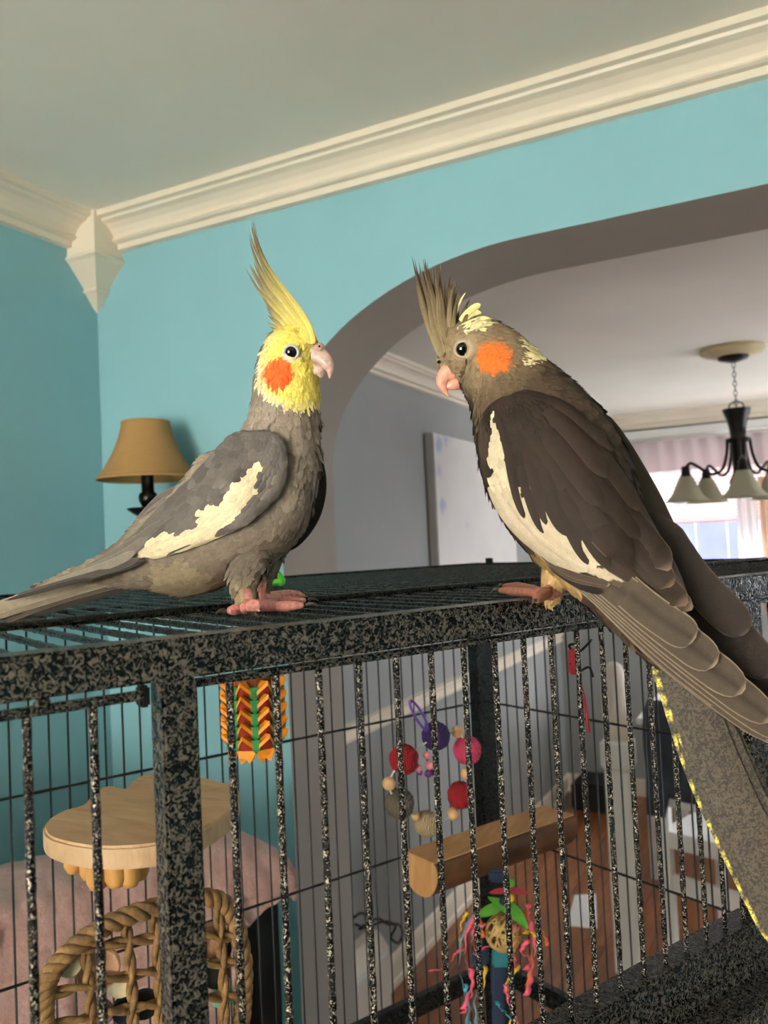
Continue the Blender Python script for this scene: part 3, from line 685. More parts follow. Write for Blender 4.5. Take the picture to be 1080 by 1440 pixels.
# far wing seen past the breast
far = [(440, 640, .600), (452, 660, .604), (455, 690, .606), (450, 720, .606), (432, 752, .603)]
fw_ = MB(); pxfeather(fw_, [(424, 632, .606), (433, 680, .614), (424, 722, .613), (396, 772, .606)], 25, L3(52, 48, 46), L3(70, 64, 60), n=22, root=.7, tip=.4)
wing1b = fw_.build('wing', 'feather', bird1, smooth=True, colors=True); sm = wing1b.modifiers.new('thickness', 'SOLIDIFY'); sm.thickness = .003
for p0, p1, W, c in [((270, 700), (205, 735), 13, (112, 104, 99)), ((262, 690), (210, 722), 10, (96, 89, 85))]:      # far wing over the rump
    one(wing1b, 'flight_feather', lambda b: pxfeather(b, [(p0[0], p0[1], .588), ((p0[0]+p1[0])/2-8, (p0[1]+p1[1])/2-2, .594), (p1[0]-25, p1[1]+30, .602)], W, L3(*c), L3(128, 119, 110), n=16))
# tail
for i, (p0, p1, p2, W, cb, cr) in enumerate([((200, 797), (90, 826), (-60, 872), 9, (176, 162, 140), (206, 194, 172)), ((195, 803), (90, 833), (-70, 884), 9, (150, 136, 116), (196, 182, 160)), ((205, 810), (95, 838), (-50, 890), 8, (92, 82, 72), (140, 128, 112)),
        ((210, 815), (100, 845), (-40, 893), 8, (58, 50, 44), (70, 62, 54)), ((212, 806), (100, 832), (-75, 880), 11, (120, 108, 94), (150, 138, 120))]):
    one(bird1, 'tail_feather', lambda b: pxfeather(b, [(p0[0], p0[1], .586+.0015*i), (p1[0], p1[1], .598+.0016*i), (p2[0], p2[1], .612+.0016*i)], W, L3(*cb), L3(*cr), tip=.15, n=24))
# crest
R1 = random.Random(5)
def crest1(pts, W, base, rim, dz, tip=.6):
    one(bird1, 'crest_feather', lambda b: pxfeather(b, [(x, y, d1(x)+dz) for x, y in pts], W, base, rim, n=22, tip=tip, root=.8, camber=.3, p=.9))
G1, Y1 = L3(140, 130, 92), L3(226, 206, 104)
def crest(parent, guides, count, rnd, dep, lat, wid, croot, ctip, jit=4):
    """a tuft: feathers blended between guide curves (front to back), each guide a list of px points"""
    for i in range(count):
        g_ = rnd.random()*(len(guides)-1); k = min(int(g_), len(guides)-2); f = g_-k
        A_ = spline(guides[k], 9); B_ = spline(guides[k+1], 9); u_ = rnd.random()**.6; L_ = .42+.58*u_ if i > 7 else 1; jx, jy = rnd.uniform(-jit, jit), rnd.uniform(-jit, jit)*.6; m_ = rnd.uniform(-1, 1); pts = []
        for q_ in range(9):
            t_ = q_/8*L_*8; n_ = min(int(t_), 7); ff = t_-n_; x1 = lerp(lerp(A_[n_][0], A_[n_+1][0], ff), lerp(B_[n_][0], B_[n_+1][0], ff), f); y1 = lerp(lerp(A_[n_][1], A_[n_+1][1], ff), lerp(B_[n_][1], B_[n_+1][1], ff), f)
            pts.append((x1+jx*(.3+q_/8), y1+jy*(.3+q_/8), dep(x1)+lat*m_*(1-.75*q_/8*L_)))
        c0 = croot*rnd.uniform(.88, 1.08); c1 = ctip*rnd.uniform(.8, 1.15); W_ = wid*rnd.uniform(.7, 1.2)
        def fade(ft, s_, k_, L_=L_, c0=c0, c1=c1): c_ = mixc(c0, c1, (ft*L_-.12)/.62); return c_*(.82 if s_ == 0 else 1)
        one(parent, 'crest_feather', lambda b: pxfeather(b, pts, W_, c0, c0, n=18, tip=.85, root=.8, camber=.3, barfn=fade, p=1.1))
crest(bird1, [[(441, 484), (437, 462), (418, 430), (392, 398), (368, 362), (354, 325), (350, 288)], [(437, 482), (424, 458), (402, 428), (378, 396), (362, 362), (356, 336)], [(430, 480), (410, 455), (388, 432), (366, 406), (350, 376)], [(422, 480), (402, 462), (386, 448), (372, 432)], [(412, 482), (398, 470), (386, 466), (375, 464)]], 64, random.Random(21), d1, .0115, 4.4, L3(232, 210, 108), L3(118, 109, 80))
eye(bird1, bvh1, 409.5, 495.5, 8.6, 'ring')
e1 = d1(450)
bk = beak(bird1, [(432, 500, 14, e1), (444, 500, 15.5, e1-.001), (454, 505, 13, e1-.002), (461, 513, 9, e1-.003), (464, 522, 4.8, e1-.003), (463.5, 532, .8, e1-.003)], 'beak1', 'upper_beak', .62)
beak(bird1, [(434, 514, 11, e1), (444, 518, 11, e1-.001), (450, 523, 8, e1-.002), (452, 531, 2, e1-.002)], 'beak1', 'lower_beak', .6)
b = MB(); b.ball(at(449, 488, e1-.0042), .0034, 14, 10, (1, 1, 1)); cere = b.build('cere', 'beak1', bird1, smooth=True)
b = MB(); b.ball(at(449, 487, e1-.0077), .0008, 10, 8); b.build('nostril', 'eye', cere, smooth=True)
# feet
def foot(parent, mat, ankle, knee, toes, r, name='leg'):
    V = [ankle, knee]; E_ = [(0, 1)]; RR = [r*1.3, r*1.0]
    for pts in toes:
        prev = 0
        for i, p in enumerate(pts): V.append(p); E_.append((prev, len(V)-1)); prev = len(V)-1; RR.append(r*(1.12 if i < len(pts)-1 else .62)*(1+.15*(i % 2)))
    o = skin(name, V, E_, RR, mat, parent)
    for pts in toes: claw(o, pts[-1]+(pts[-1]-pts[-2]).normalized()*.0012, pts[-1]-pts[-2], .0075)
    return o
def thigh(parent, secs, col, count=600, n=28):
    S = spline(secs, 24); rows = []
    for q_ in S:
        C_ = at(q_[0], q_[1], q_[3]); r = q_[2]*q_[3]/F
        rows.append([C_+_rt0*(r*math.cos(a))+_fw0*(r*.85*math.sin(a)) for a in [2*math.pi*k/n for k in range(n)]])
    b = MB(); b.grid(rows, [[col(*proj(p)[:2]) for p in r] for r in rows], closed=True); o = b.build('thigh', 'plumage', parent, smooth=True, colors=True)
    pm = MB(); plumage(pm, rows, count, col, lambda x, y: .0075, lambda x, y: .0016, -1); tag(pm.build('plumage', 'plumage', o, smooth=True, colors=True), kind='stuff'); return o
def col_t1(x, y): return mixc(GRY2, BUFF, (y-800)/40)*(1+.25*nz1(x, y, .1, 2))
thigh(bird1, [(362, 752, 10, .580), (358, 772, 24, .572), (350, 795, 28, .562), (346, 808, 25, .557), (343, 825, 19, .553), (345, 840, 15, .551), (349, 851, 11, .550)], col_t1)
thigh(bird1, [(374, 755, 10, .590), (372, 775, 26, .594), (370, 800, 22, .598), (368, 818, 15, .602), (367, 836, 11, .604)], col_t1, 300)
def on_top(x, y, lift=0): return on((x, y), ZV, (-1.0+.01)*U+lift)
g = lambda x, y: on_top(x, y)
foot(bird1, 'foot1', on_top(352, 852, .003), at(347, 828, .553), [[g(385, 853), g(408, 852), g(428, 851)], [g(385, 847), g(410, 845), g(431, 844)], [g(340, 856), g(328, 858), g(319, 859)], [g(345, 851), g(336, 851), g(330, 851)]], .0030)
q = lambda x, y: on_top(x, y)
foot(bird1, 'foot1', on_top(366, 841, .004), at(370, 812, .602), [[q(392, 840), q(412, 839), q(430, 838)], [q(388, 836), q(408, 835), q(424, 835)], [q(356, 842), q(348, 843)], [q(358, 838), q(350, 838)]], .0030)
b = MB(); a_ = at(366, 838, .600); b.tube([a_+ZV*.000, a_+ZV*.005], .0050, 16); b.build('leg_band', 'ringband', bird1, smooth=True)

# ------------------------------------------------------------------ brown-grey cockatiel (seen from behind, tail hanging outside the cage)
HD2, BK2, BK3 = L3(138, 119, 92), L3(64, 52, 41), L3(82, 67, 53)
NAPE = [(715, 455), (737, 470), (752, 484), (768, 502), (752, 505), (746, 513), (736, 512), (739, 494), (730, 474)]
CRWN = [(648, 466), (660, 454), (678, 448), (692, 450), (680, 460), (664, 465), (650, 470)]
WHT2 = L3(206, 192, 162)
def col_b2(x, y):
    jx = x+nz1(x, y, .14, 3)*5; jy = y+nz1(x, y, .14, 9)*5
    hd = max(0, min(1, (1.0-((x-640)*.55+(y-500)*.8)/95)))
    c = mixc(mixc(BK2, BK3, .5+.8*nz1(x, y, .06, 4)), HD2*(1+.10*nz1(x, y, .09, 6)), hd*1.3)
    if y < 470 or (x > 700 and y < 500): c = mixc(c, L3(112, 96, 78), .5)
    if inside((jx, jy), NAPE) or inside((jx, jy), CRWN): return L3(232, 218, 166)
    r = math.hypot((jx-693)/25, (jy-502)/23)
    if r < 1.15: c = mixc(L3(206, 108, 42), c, (r-.85)/.3)
    rr = math.hypot(x-651, y-491)
    if 9 < rr < 17: c = mixc(L3(164, 148, 122), c, (rr-11)/6)
    if y > 770 and x < 812: c = L3(168, 138, 92)*(1+.25*nz1(x, y, .15, 2))
    return c
B2F = cg(10.7, 10.0, -1)
bird2 = thing('cockatiel', B2F, 'brown-grey cockatiel with orange cheek perched on cage edge, long tail hanging down', 'bird', None)
secs2 = [(938, 935, 3, .474, .8), (930, 925, 12, .475, .9), (915, 905, 22, .477, .9), (890, 860, 40, .484, .9), (850, 790, 66, .499, .92), (812, 722, 90, .515, .88), (776, 652, 97, .528, .84), (746, 592, 83, .540, .86), (719, 546, 63, .551, .9), (697, 516, 55, .558, .86),
         (677, 499, 50, .563, .82), (657, 497, 46, .566, .80), (641, 504, 41, .567, .76), (628, 508, 29, .568, .76), (619, 510, 15, .568, .8), (614, 511, 3, .568, .9)]
bul2 = [(645, 545, 12, 0, 4)]
rows2, C2 = body_loft(secs2, bul2)
b = MB(); b.grid(rows2, [[col_b2(*proj(p)[:2]) for p in r] for r in rows2], closed=True); bvh2 = BVHTree.FromPolygons(b.v, b.f)
b.build('body', 'plumage', bird2, smooth=True, colors=True)
pm = MB(); plumage(pm, rows2, 11000, col_b2, lambda x, y: .0046 if y < 560 else .0080, lambda x, y: .0010 if y < 560 else .0026, 1, lift=.0009, skip=lambda x, y, p: math.hypot(x-651, y-491) < 16 or (y > 930))
tag(pm.build('plumage', 'plumage', bird2, smooth=True, colors=True), kind='stuff')
W2 = [(690, 577), (694, 590), (700, 596), (706, 620), (709, 642), (719, 660), (722, 681), (731, 686), (732, 727), (740, 729), (751, 718), (753, 728), (761, 749), (771, 749), (778, 738), (790, 751), (804, 753), (817, 776), (829, 796), (841, 799), (856, 800), (864, 793), (882, 801), (905, 812), (925, 838), (882, 817), (852, 815), (821, 803), (780, 789), (760, 779), (738, 750), (723, 727), (714, 721), (697, 703), (688, 675), (682, 644), (682, 623), (690, 618), (691, 601)]
DK2 = L3(38, 28, 21)
def col_w2(x, y):
    jx = x+nz1(x, y, .3, 5)*2.5; jy = y+nz1(x, y, .3, 8)*2.5
    c = mixc(DK2, L3(55, 42, 32), .35+.8*nz1(x, y, .05, 2))
    if y > 780: c = mixc(c, L3(84, 72, 60), (y-780)/60)
    if x > 840 and y < 770: c = mixc(c, L3(66, 53, 43), .5)
    if inside((jx, jy), W2): c = WHT2*(1+.08*nz1(x, y, .1)) if y < 745 else mixc(WHT2, L3(188, 172, 148), min(1, (y-745)/40))*(1+.06*nz1(x, y, .15))
    return c
up2 = [(716, 556), (752, 550), (800, 572), (848, 620), (892, 688), (928, 752), (955, 803), (974, 855)]
lo2 = [(704, 558), (681, 580), (673, 614), (676, 655), (694, 703), (728, 750), (775, 788), (838, 816), (905, 846), (974, 857)]
ctl2 = [(676, 640, .520), (700, 700, .508), (745, 765, .500), (800, 800, .487), (850, 825, .474), (974, 856, .452), (955, 800, .466), (925, 750, .478), (890, 690, .490), (840, 615, .505), (790, 570, .520), (720, 556, .528), (780, 680, .488), (860, 760, .472)]
sf2 = Surf(up2, lo2, bvh2, ctl2, .0045, nt=120, ns=60)
wing2 = sf2.mesh(col_w2).build('wing', 'feather', bird2, smooth=True, colors=True)
def rim2(c, x, y): return c*1.22 if x > 790 else c*1.05
cv_ = MB(); coverts(cv_, sf2, .03, .40, 14, .03, .97, 15, .070, .05, col_w2, .0009, rimw=rim2); cv_2 = cv_
tag(cv_.build('covert_feathers', 'feather', wing2, smooth=True, colors=True), kind='stuff')
# larger scapulars, greater coverts and tertials, each its own feather
def sfeather(parent, t0, t1, q0, q1, W, base, rim, lift=.0016, tip=.22, name='flight_feather'):
    n = 16; cl = []; ns_ = []
    for k in range(n):
        f = k/(n-1); t = lerp(t0, t1, f); qq = lerp(q0, q1, f); nn = sf2.n(min(t, .99), qq); cl.append(sf2.p(t, qq)+nn*(.0006+lift*(.3+.7*f))); ns_.append(nn)
    one(parent, name, lambda b: vane(b, cl, ns_, hwprof(W*.48/F, n, .6, tip), base, rim, base*.9, .2))
def bq(t, q): x, y, _ = proj(sf2.p(t, q)); return col_w2(x, y)
R2 = random.Random(11)
for t0, L, qs, W, lf in [(.40, .34, (.60, .70, .80, .90, .97), 13, .0012), (.30, .36, (.34, .46, .57), 13, .0016)]:      # white greater coverts under dark ones
    for q_ in qs:
        c = bq(t0+L*.75, q_); sfeather(wing2, t0+R2.uniform(-.02, .02), t0+L, q_, q_, W, c*R2.uniform(.92, 1.06), c*1.12, lf, name='covert_feather')
for t0, t1, q0, q1, W, k, lf in [(.60, .995, .62, .55, 17, 1.25, .0016), (.56, .97, .45, .45, 19, 1.0, .0024), (.52, .90, .30, .30, 19, .92, .0030), (.48, .84, .16, .14, 18, .95, .0034),
                             (.44, .74, .42, .40, 17, .9, .0036), (.40, .70, .26, .24, 17, 1.0, .0040), (.36, .64, .10, .09, 15, 1.05, .0042), (.32, .58, .34, .32, 15, .95, .0044), (.26, .52, .18, .17, 15, 1.05, .0048), (.22, .46, .06, .05, 13, 1.1, .0046)]:
    c = L3(46, 34, 26)*k; sfeather(wing2, t0, t1, q0, q1, W, c, L3(108, 90, 73) if t1 > .8 else c*1.6, lf)
# dark coverts reaching over the white patch
bvhw = BVHTree.FromPolygons([p for r in sf2.P for p in r], [(i*60+k, i*60+k+1, (i+1)*60+k+1, (i+1)*60+k) for i in range(119) for k in range(59)])
def wd(x, y, o): 
    h_ = bvhw.ray_cast(CAM, ray(x, y).normalized())[0]; return ((h_-CAM).dot(FW) if h_ is not None else .49)-o
for pts, W_, k in [([(714, 625), (724, 680), (737, 729)], 8, 1.0), ([(704, 590), (714, 630), (722, 668)], 7, 1.05), ([(732, 655), (748, 705), (764, 750)], 9, 1.0), ([(742, 640), (756, 690), (768, 738)], 9, 1.15), ([(752, 660), (780, 720), (800, 754)], 11, .95), ([(775, 690), (802, 740), (827, 794)], 11, .95), ([(790, 690), (828, 750), (858, 801)], 13, 1.0), ([(815, 700), (858, 760), (890, 800)], 14, 1.05)]:
    c = L3(42, 31, 24)*k; one(wing2, 'covert_feather', lambda b: pxfeather(b, [(x, y, wd(x, y, .0022)) for x, y in pts], W_, c, c*1.35, n=16, tip=.4, root=.6, camber=.15, p=.8))
# primaries
PRIM = [((846, 815), (912, 868), (972, 905), 15), ((842, 818), (925, 885), (1002, 940), 16), ((838, 820), (940, 905), (1041, 978), 16), ((834, 823), (950, 920), (1082, 1018), 15), ((830, 826), (952, 932), (1102, 1042), 13), ((826, 830), (948, 940), (1104, 1052), 10), ((824, 833), (938, 938), (1085, 1046), 7)]
for i, (p0, p1, p2, W) in enumerate(PRIM):
    dz = .0013*i-.002; ex = 9
    cen = [(p0[0]-30+ex*.64, p0[1]-24-ex*.77, .4900+dz), (p0[0]+12+ex*.64, p0[1]+8-ex*.77, (.4715 if i else .4745)+dz), (p1[0]+ex*.64, p1[1]-ex*.77, .4570+dz), (p2[0]+ex*.5, p2[1]-ex*.6, .4420+dz)]
    one(wing2, 'flight_feather', lambda b: pxfeather(b, cen, W+ex, L3(72, 61, 50), L3(136, 120, 100), n=30, shaft=L3(52, 43, 35), tip=.16, root=.8 if i else .3, camber=.04))
for i, (p0, p1, p2, W) in enumerate([((762, 781), (800, 806), (858, 822), 4.5), ((768, 788), (805, 812), (856, 824), 5), ((774, 794), (808, 818), (846, 834), 6.5)]):
    one(wing2, 'flight_feather', lambda b: pxfeather(b, [(p0[0], p0[1], .4950+.001*i), (p1[0], p1[1], .481+.001*i), (p2[0], p2[1], .4660+.001*i)], W, L3(66, 54, 44) if i < 2 else L3(34, 25, 20), L3(150, 134, 112) if i < 2 else L3(44, 34, 28), n=18, tip=.4, root=.5))
# far wing
fw2 = MB(); pxfeather(fw2, [(790, 575, .566), (838, 622, .560), (886, 702, .541), (922, 778, .520), (966, 850, .500)], 40, L3(54, 43, 35), L3(86, 72, 58), n=30, root=.4, tip=.25, camber=.5)
wing2b = fw2.build('wing', 'feather', bird2, smooth=True, colors=True); sm = wing2b.modifiers.new('thickness', 'SOLIDIFY'); sm.thickness = .002
for i, (p0, p1, p2, W) in enumerate([((916, 722), (976, 814), (1050, 890), 26), ((922, 752), (994, 853), (1085, 950), 28), ((934, 790), (1008, 872), (1105, 985), 24)]):
    one(wing2b, 'flight_feather', lambda b: pxfeather(b, [(p0[0], p0[1], .5120+.001*i), (p1[0], p1[1], .490+.001*i), (p2[0], p2[1], .468+.001*i)], W, L3(42, 33, 27), L3(80, 67, 55), n=24, tip=.25, root=.12))
# barred tail
t = NT('barred_tail'); at_ = t.n('ShaderNodeAttribute', attribute_name='Col'); v = t.coord('World', 1)
nzv = t.noise(v, 330, 2, .5, 2.2); mx = t.n('ShaderNodeMix', data_type='RGBA', blend_type='MULTIPLY'); mx.inputs[0].default_value = 1
t.l(at_.outputs['Color'], mx.inputs[6]); t.l(t.ramp(nzv, [(.43, (.30, .29, .28, 1)), (.55, (1.15, 1.15, 1.15, 1))]), mx.inputs[7]); t.l(mx.outputs[2], t.b.inputs['Base Color']); t.set(Roughness=.7); M['tail2'] = t.m
def tf(p, W, base, rim, dz, barfn=None):
    one(bird2, 'tail_feather', lambda b: pxfeather(b, [(x, y, d+dz) for x, y, d in p], W, base, rim, n=44, tip=.12, root=.7, camber=.1, barfn=barfn), 'tail2')
TB, TR = L3(66, 56, 43), L3(71, 61, 47)
def ybar(f, s, k): return (L3(214, 198, 84) if math.sin(f*110) > .0 else L3(56, 50, 38)) if s > .85 else k
tf([(950, 915, .480), (962, 950, .474), (1010, 1075, .462), (1064, 1190, .450), (1140, 1330, .436)], 30, TB, TR, .000)
tf([(962, 918, .481), (975, 955, .475), (1022, 1070, .463), (1074, 1180, .451), (1150, 1320, .437)], 29, TB*.95, TR, .0012)
tf([(942, 915, .480), (955, 955, .474), (1000, 1080, .462), (1056, 1198, .450), (1132, 1345, .436)], 30, TB*.92, TB, .0022, ybar)
tf([(938, 915, .480), (952, 955, .474), (994, 1082, .462), (1048, 1200, .450), (1118, 1340, .436)], 30, TB*.9, TB, .0030, ybar)
tf([(972, 922, .482), (985, 960, .476), (1030, 1068, .464), (1084, 1178, .452), (1155, 1300, .440)], 26, TB*.9, TB, .0034)
# crest
def crest2(pts, W, c, dz, tip=.6):
    one(bird2, 'crest_feather', lambda b: pxfeather(b, [(x, y, .566+dz) for x, y in pts], W, c, c*1.15, n=20, tip=tip, root=.8, camber=.3, p=.9))
PY = L3(228, 216, 150)
crest(bird2, [[(619, 503), (603, 464), (590, 430), (580, 395), (570, 356)], [(621, 500), (607, 460), (600, 425), (592, 392), (586, 362)], [(626, 496), (614, 455), (610, 420), (604, 392), (600, 366)], [(632, 494), (624, 455), (622, 425), (620, 400), (622, 374)], [(640, 490), (636, 460), (638, 435), (640, 415), (644, 400)], [(648, 486), (648, 464), (654, 445), (662, 430), (668, 424)], [(654, 484), (660, 466), (670, 452), (680, 446)]], 74, random.Random(33), lambda x: .566, .0110, 3.8, L3(138, 120, 88), L3(84, 70, 50), 3)
crest(bird2, [[(636, 494), (632, 462), (632, 435), (634, 412), (640, 392)], [(648, 488), (648, 464), (654, 442), (664, 424)], [(654, 484), (660, 466), (670, 450), (682, 442)]], 30, random.Random(8), lambda x: .560, .0080, 4.0, L3(140, 122, 90), L3(96, 82, 60), 3)
for pts, W, dz in [([(648, 452), (658, 440), (668, 432), (676, 428)], 5, -.010), ([(645, 466), (660, 458), (676, 452), (690, 449)], 7, -.0135), ([(650, 460), (658, 448), (668, 440), (677, 440)], 4, -.009), ([(640, 450), (644, 434), (648, 422), (655, 411)], 1.4, -.007)]: crest2(pts, W, PY, dz, .35)
eye(bird2, bvh2, 651, 491, 10, 'ring2')
e2 = .562
beak(bird2, [(640, 524, 14, e2), (630, 525, 12.5, e2), (623, 531, 10, e2), (621, 540, 7.5, e2-.001), (624.5, 549, 4.5, e2-.001), (631, 558, .9, e2-.001)], 'beak2', 'upper_beak', .62)
beak(bird2, [(644, 538, 10, e2), (636, 541, 8.5, e2), (630, 545, 5, e2), (628, 549, 1, e2)], 'beak2', 'lower_beak', .6)
b = MB(); b.ball(at(617, 509, .5615), .0012, 10, 8); b.build('nostril', 'eye', bird2, smooth=True)
# leg and foot on the front rail
def rail(x, y, lift=.0028): return on((x, y), ZV, -U+lift)
lg = MB(); S = spline([(800, 770, 30, .508), (786, 800, 22, .512), (780, 822, 17, .514), (776, 838, 14, .516), (774, 846, 8, .516)], 24); rows = []
for q_ in S:
    C_ = at(q_[0], q_[1], q_[3]); r = q_[2]*q_[3]/F; X_ = _rt0; Y_ = _fw0
    rows.append([C_+X_*(r*math.cos(a))+Y_*(r*math.sin(a)) for a in [2*math.pi*k/28 for k in range(28)]])
lg.grid(rows, [[L3(176, 146, 100)*(1+.25*nz1(*[v_*1.0 for v_ in proj(p)[:2]], .12, 2)) for p in r] for r in rows], closed=True); lg.build('thigh', 'plumage', bird2, smooth=True, colors=True)
pm = MB(); plumage(pm, rows, 700, lambda x, y: L3(176, 146, 100)*(1+.3*nz1(x, y, .12, 2)), lambda x, y: .006, lambda x, y: .0013, -1)
tag(pm.build('plumage', 'plumage', bird2, smooth=True, colors=True), kind='stuff')
foot(bird2, 'foot2', rail(766, 836, .0035), at(774, 826, .513), [[rail(744, 833), rail(724, 831), rail(702, 830)], [rail(746, 828), rail(728, 825), rail(708, 824)], [rail(758, 840), rail(753, 844, .002)], [rail(778, 835), rail(788, 834)]], .0030)

# ------------------------------------------------------------------ things inside the cage
def pb(x, y, b_): return on((x, y), CB, b_*U)
M['pine'] = wood('pale_pine', (182, 146, 108), (212, 178, 138), (14, 60, 14), .6, .15)
M['pine2'] = wood('yellow_pine_pegs', (176, 122, 56), (206, 156, 86), (30, 30, 8), .55, .1)
M['bark'] = wood('brown_log_side', (74, 44, 22), (116, 74, 40), (10, 10, 10), .65, .4)
M['log'] = wood('fresh_cut_log', (176, 124, 74), (206, 158, 104), (30, 6, 6), .6, .15)
M['straw'] = wood('seagrass', (92, 66, 36), (156, 120, 72), (60, 60, 60), .75, .4)
# wooden platform with scalloped edge
zp = -4.1
PX = [(60, 1163), (68, 1151), (90, 1139), (116, 1131), (132, 1113), (156, 1104), (176, 1108), (190, 1094), (222, 1085), (262, 1087), (300, 1096), (333, 1106), (336, 1118), (330, 1134), (306, 1153), (270, 1171), (228, 1184), (180, 1190), (132, 1190), (92, 1184), (66, 1175)]
pl = thing('wooden_platform', cg(7, 16, zp), 'pale wooden perch platform with scalloped edge inside the cage', 'perch')
poly = [on(p, ZV, zp*U) for p in spline(PX+[PX[0]], 64)[:-1]]
b = MB(); b.prism([p-ZV*.0125 for p in poly], ZV*.0125); b.build('shelf', 'pine', pl, bevel=.0015)
for i, (x, y) in enumerate([(104, 1208), (126, 1213), (150, 1216), (172, 1216), (194, 1213), (136, 1222), (162, 1226), (182, 1222)]):
    c = on((x, y-14), ZV, zp*U-.014); c.z = CZ+zp*U-.0125-.011
    b = MB(); b.lathe([(.0001, -.004), (.004, -.0035), (.0058, .000), (.0058, .009), (.005, .0108), (.0001, .011)], c-ZV*(.0015*(i % 3)), n=16, cap=False); b.build('peg', 'pine2', pl, smooth=True)
c = on((205, 1150), ZV, zp*U-.02); b = MB(); b.tube([c, c+ZV*.004+CA*.0], .012, 14); b.build('bolt', 'black', pl)
# woven seagrass mat
sm_ = thing('seagrass_mat', pb(205, 1400, 17), 'round woven seagrass foraging mat with rope rim hanging in the cage', 'bird toy')
RIM = [(62, 1440), (62, 1405), (70, 1372), (96, 1340), (138, 1308), (186, 1286), (240, 1271), (288, 1262), (318, 1274), (334, 1308), (343, 1360), (342, 1410), (336, 1450), (316, 1505), (270, 1545), (205, 1560), (140, 1545), (90, 1500)]
ctr = spline(RIM+[RIM[0]], 161)[:-1]; ctrP = [pb(x, y, 17) for x, y in ctr]
for k in range(3):
    pts = []
    for i, p in enumerate(ctrP):
        t = (ctrP[(i+1) % 160]-ctrP[i-1]).normalized(); n_ = CB; o_ = t.cross(n_); a = i*.62+k*2.094
        pts.append(p+(n_*math.cos(a)+o_*math.sin(a))*.0040)
    b = MB(); b.tube(pts, .0038, 7, closed=True); b.build('rope_strand', 'straw', sm_, smooth=True)
def cord(p, q, parent=sm_, r=.0026, mat='straw', bow=.004, b_=17):
    P, Q = pb(*p, b_), pb(*q, b_)
    for k in range(2):
        b = MB(); n = 24; t = (Q-P).normalized(); o_ = t.cross(CB)
        b.tube([P+(Q-P)*(i/n)+o_*(bow*math.sin(i/n*math.pi))+(CB*math.cos(i*.8+k*math.pi)+o_*math.sin(i*.8+k*math.pi))*r*.8 for i in range(n+1)], r, 6); b.build('cord', mat, parent, smooth=True)
for y0, y1 in [(1400, 1352), (1445, 1400), (1490, 1450)]: cord((66, y0), (340, y1))
cord((110, 1335), (338, 1318))
for x0, x1, yt in [(118, 122, 1330), (176, 182, 1292), (215, 220, 1280), (262, 268, 1268), (305, 312, 1268)]: cord((x0, yt), (x1, 1540))
M['disc'] = wood('toy_disc', (176, 134, 100), (196, 156, 120), (40, 40, 40), .6, .1)
for x, y, r, c, mname in [(138, 1362, .016, (190, 146, 112), 'wood_disc'), (297, 1322, .014, (186, 140, 108), 'wood_disc'), (98, 1356, .009, (206, 190, 150), 'corn_piece'), (170, 1385, .009, (226, 212, 176), 'corn_piece'), (176, 1420, .010, (22, 26, 48), 'dark_block'), (203, 1412, .011, (30, 28, 28), 'dark_block'), (308, 1335, .010, (26, 24, 24), 'dark_block'), (304, 1370, .011, (30, 28, 26), 'dark_block'), (312, 1400, .009, (140, 206, 178), 'mint_block'), (338, 1405, .007, (130, 200, 176), 'mint_block'), (140, 1425, .010, (150, 132, 128), 'dark_block')]:
    key = 'toy%d_%d_%d' % c
    if key not in M: M[key] = plain(key, c, .6, .08, 60)
    b = MB(); P = pb(x, y, 17.25); b.lathe([(.0001, -.003), (r*.92, -.003), (r, -.002), (r, .002), (r*.92, .003), (.0001, .003)], P, CB*.9+CA*.3, 20, cap=False); b.build(mname, key, sm_, smooth=False)
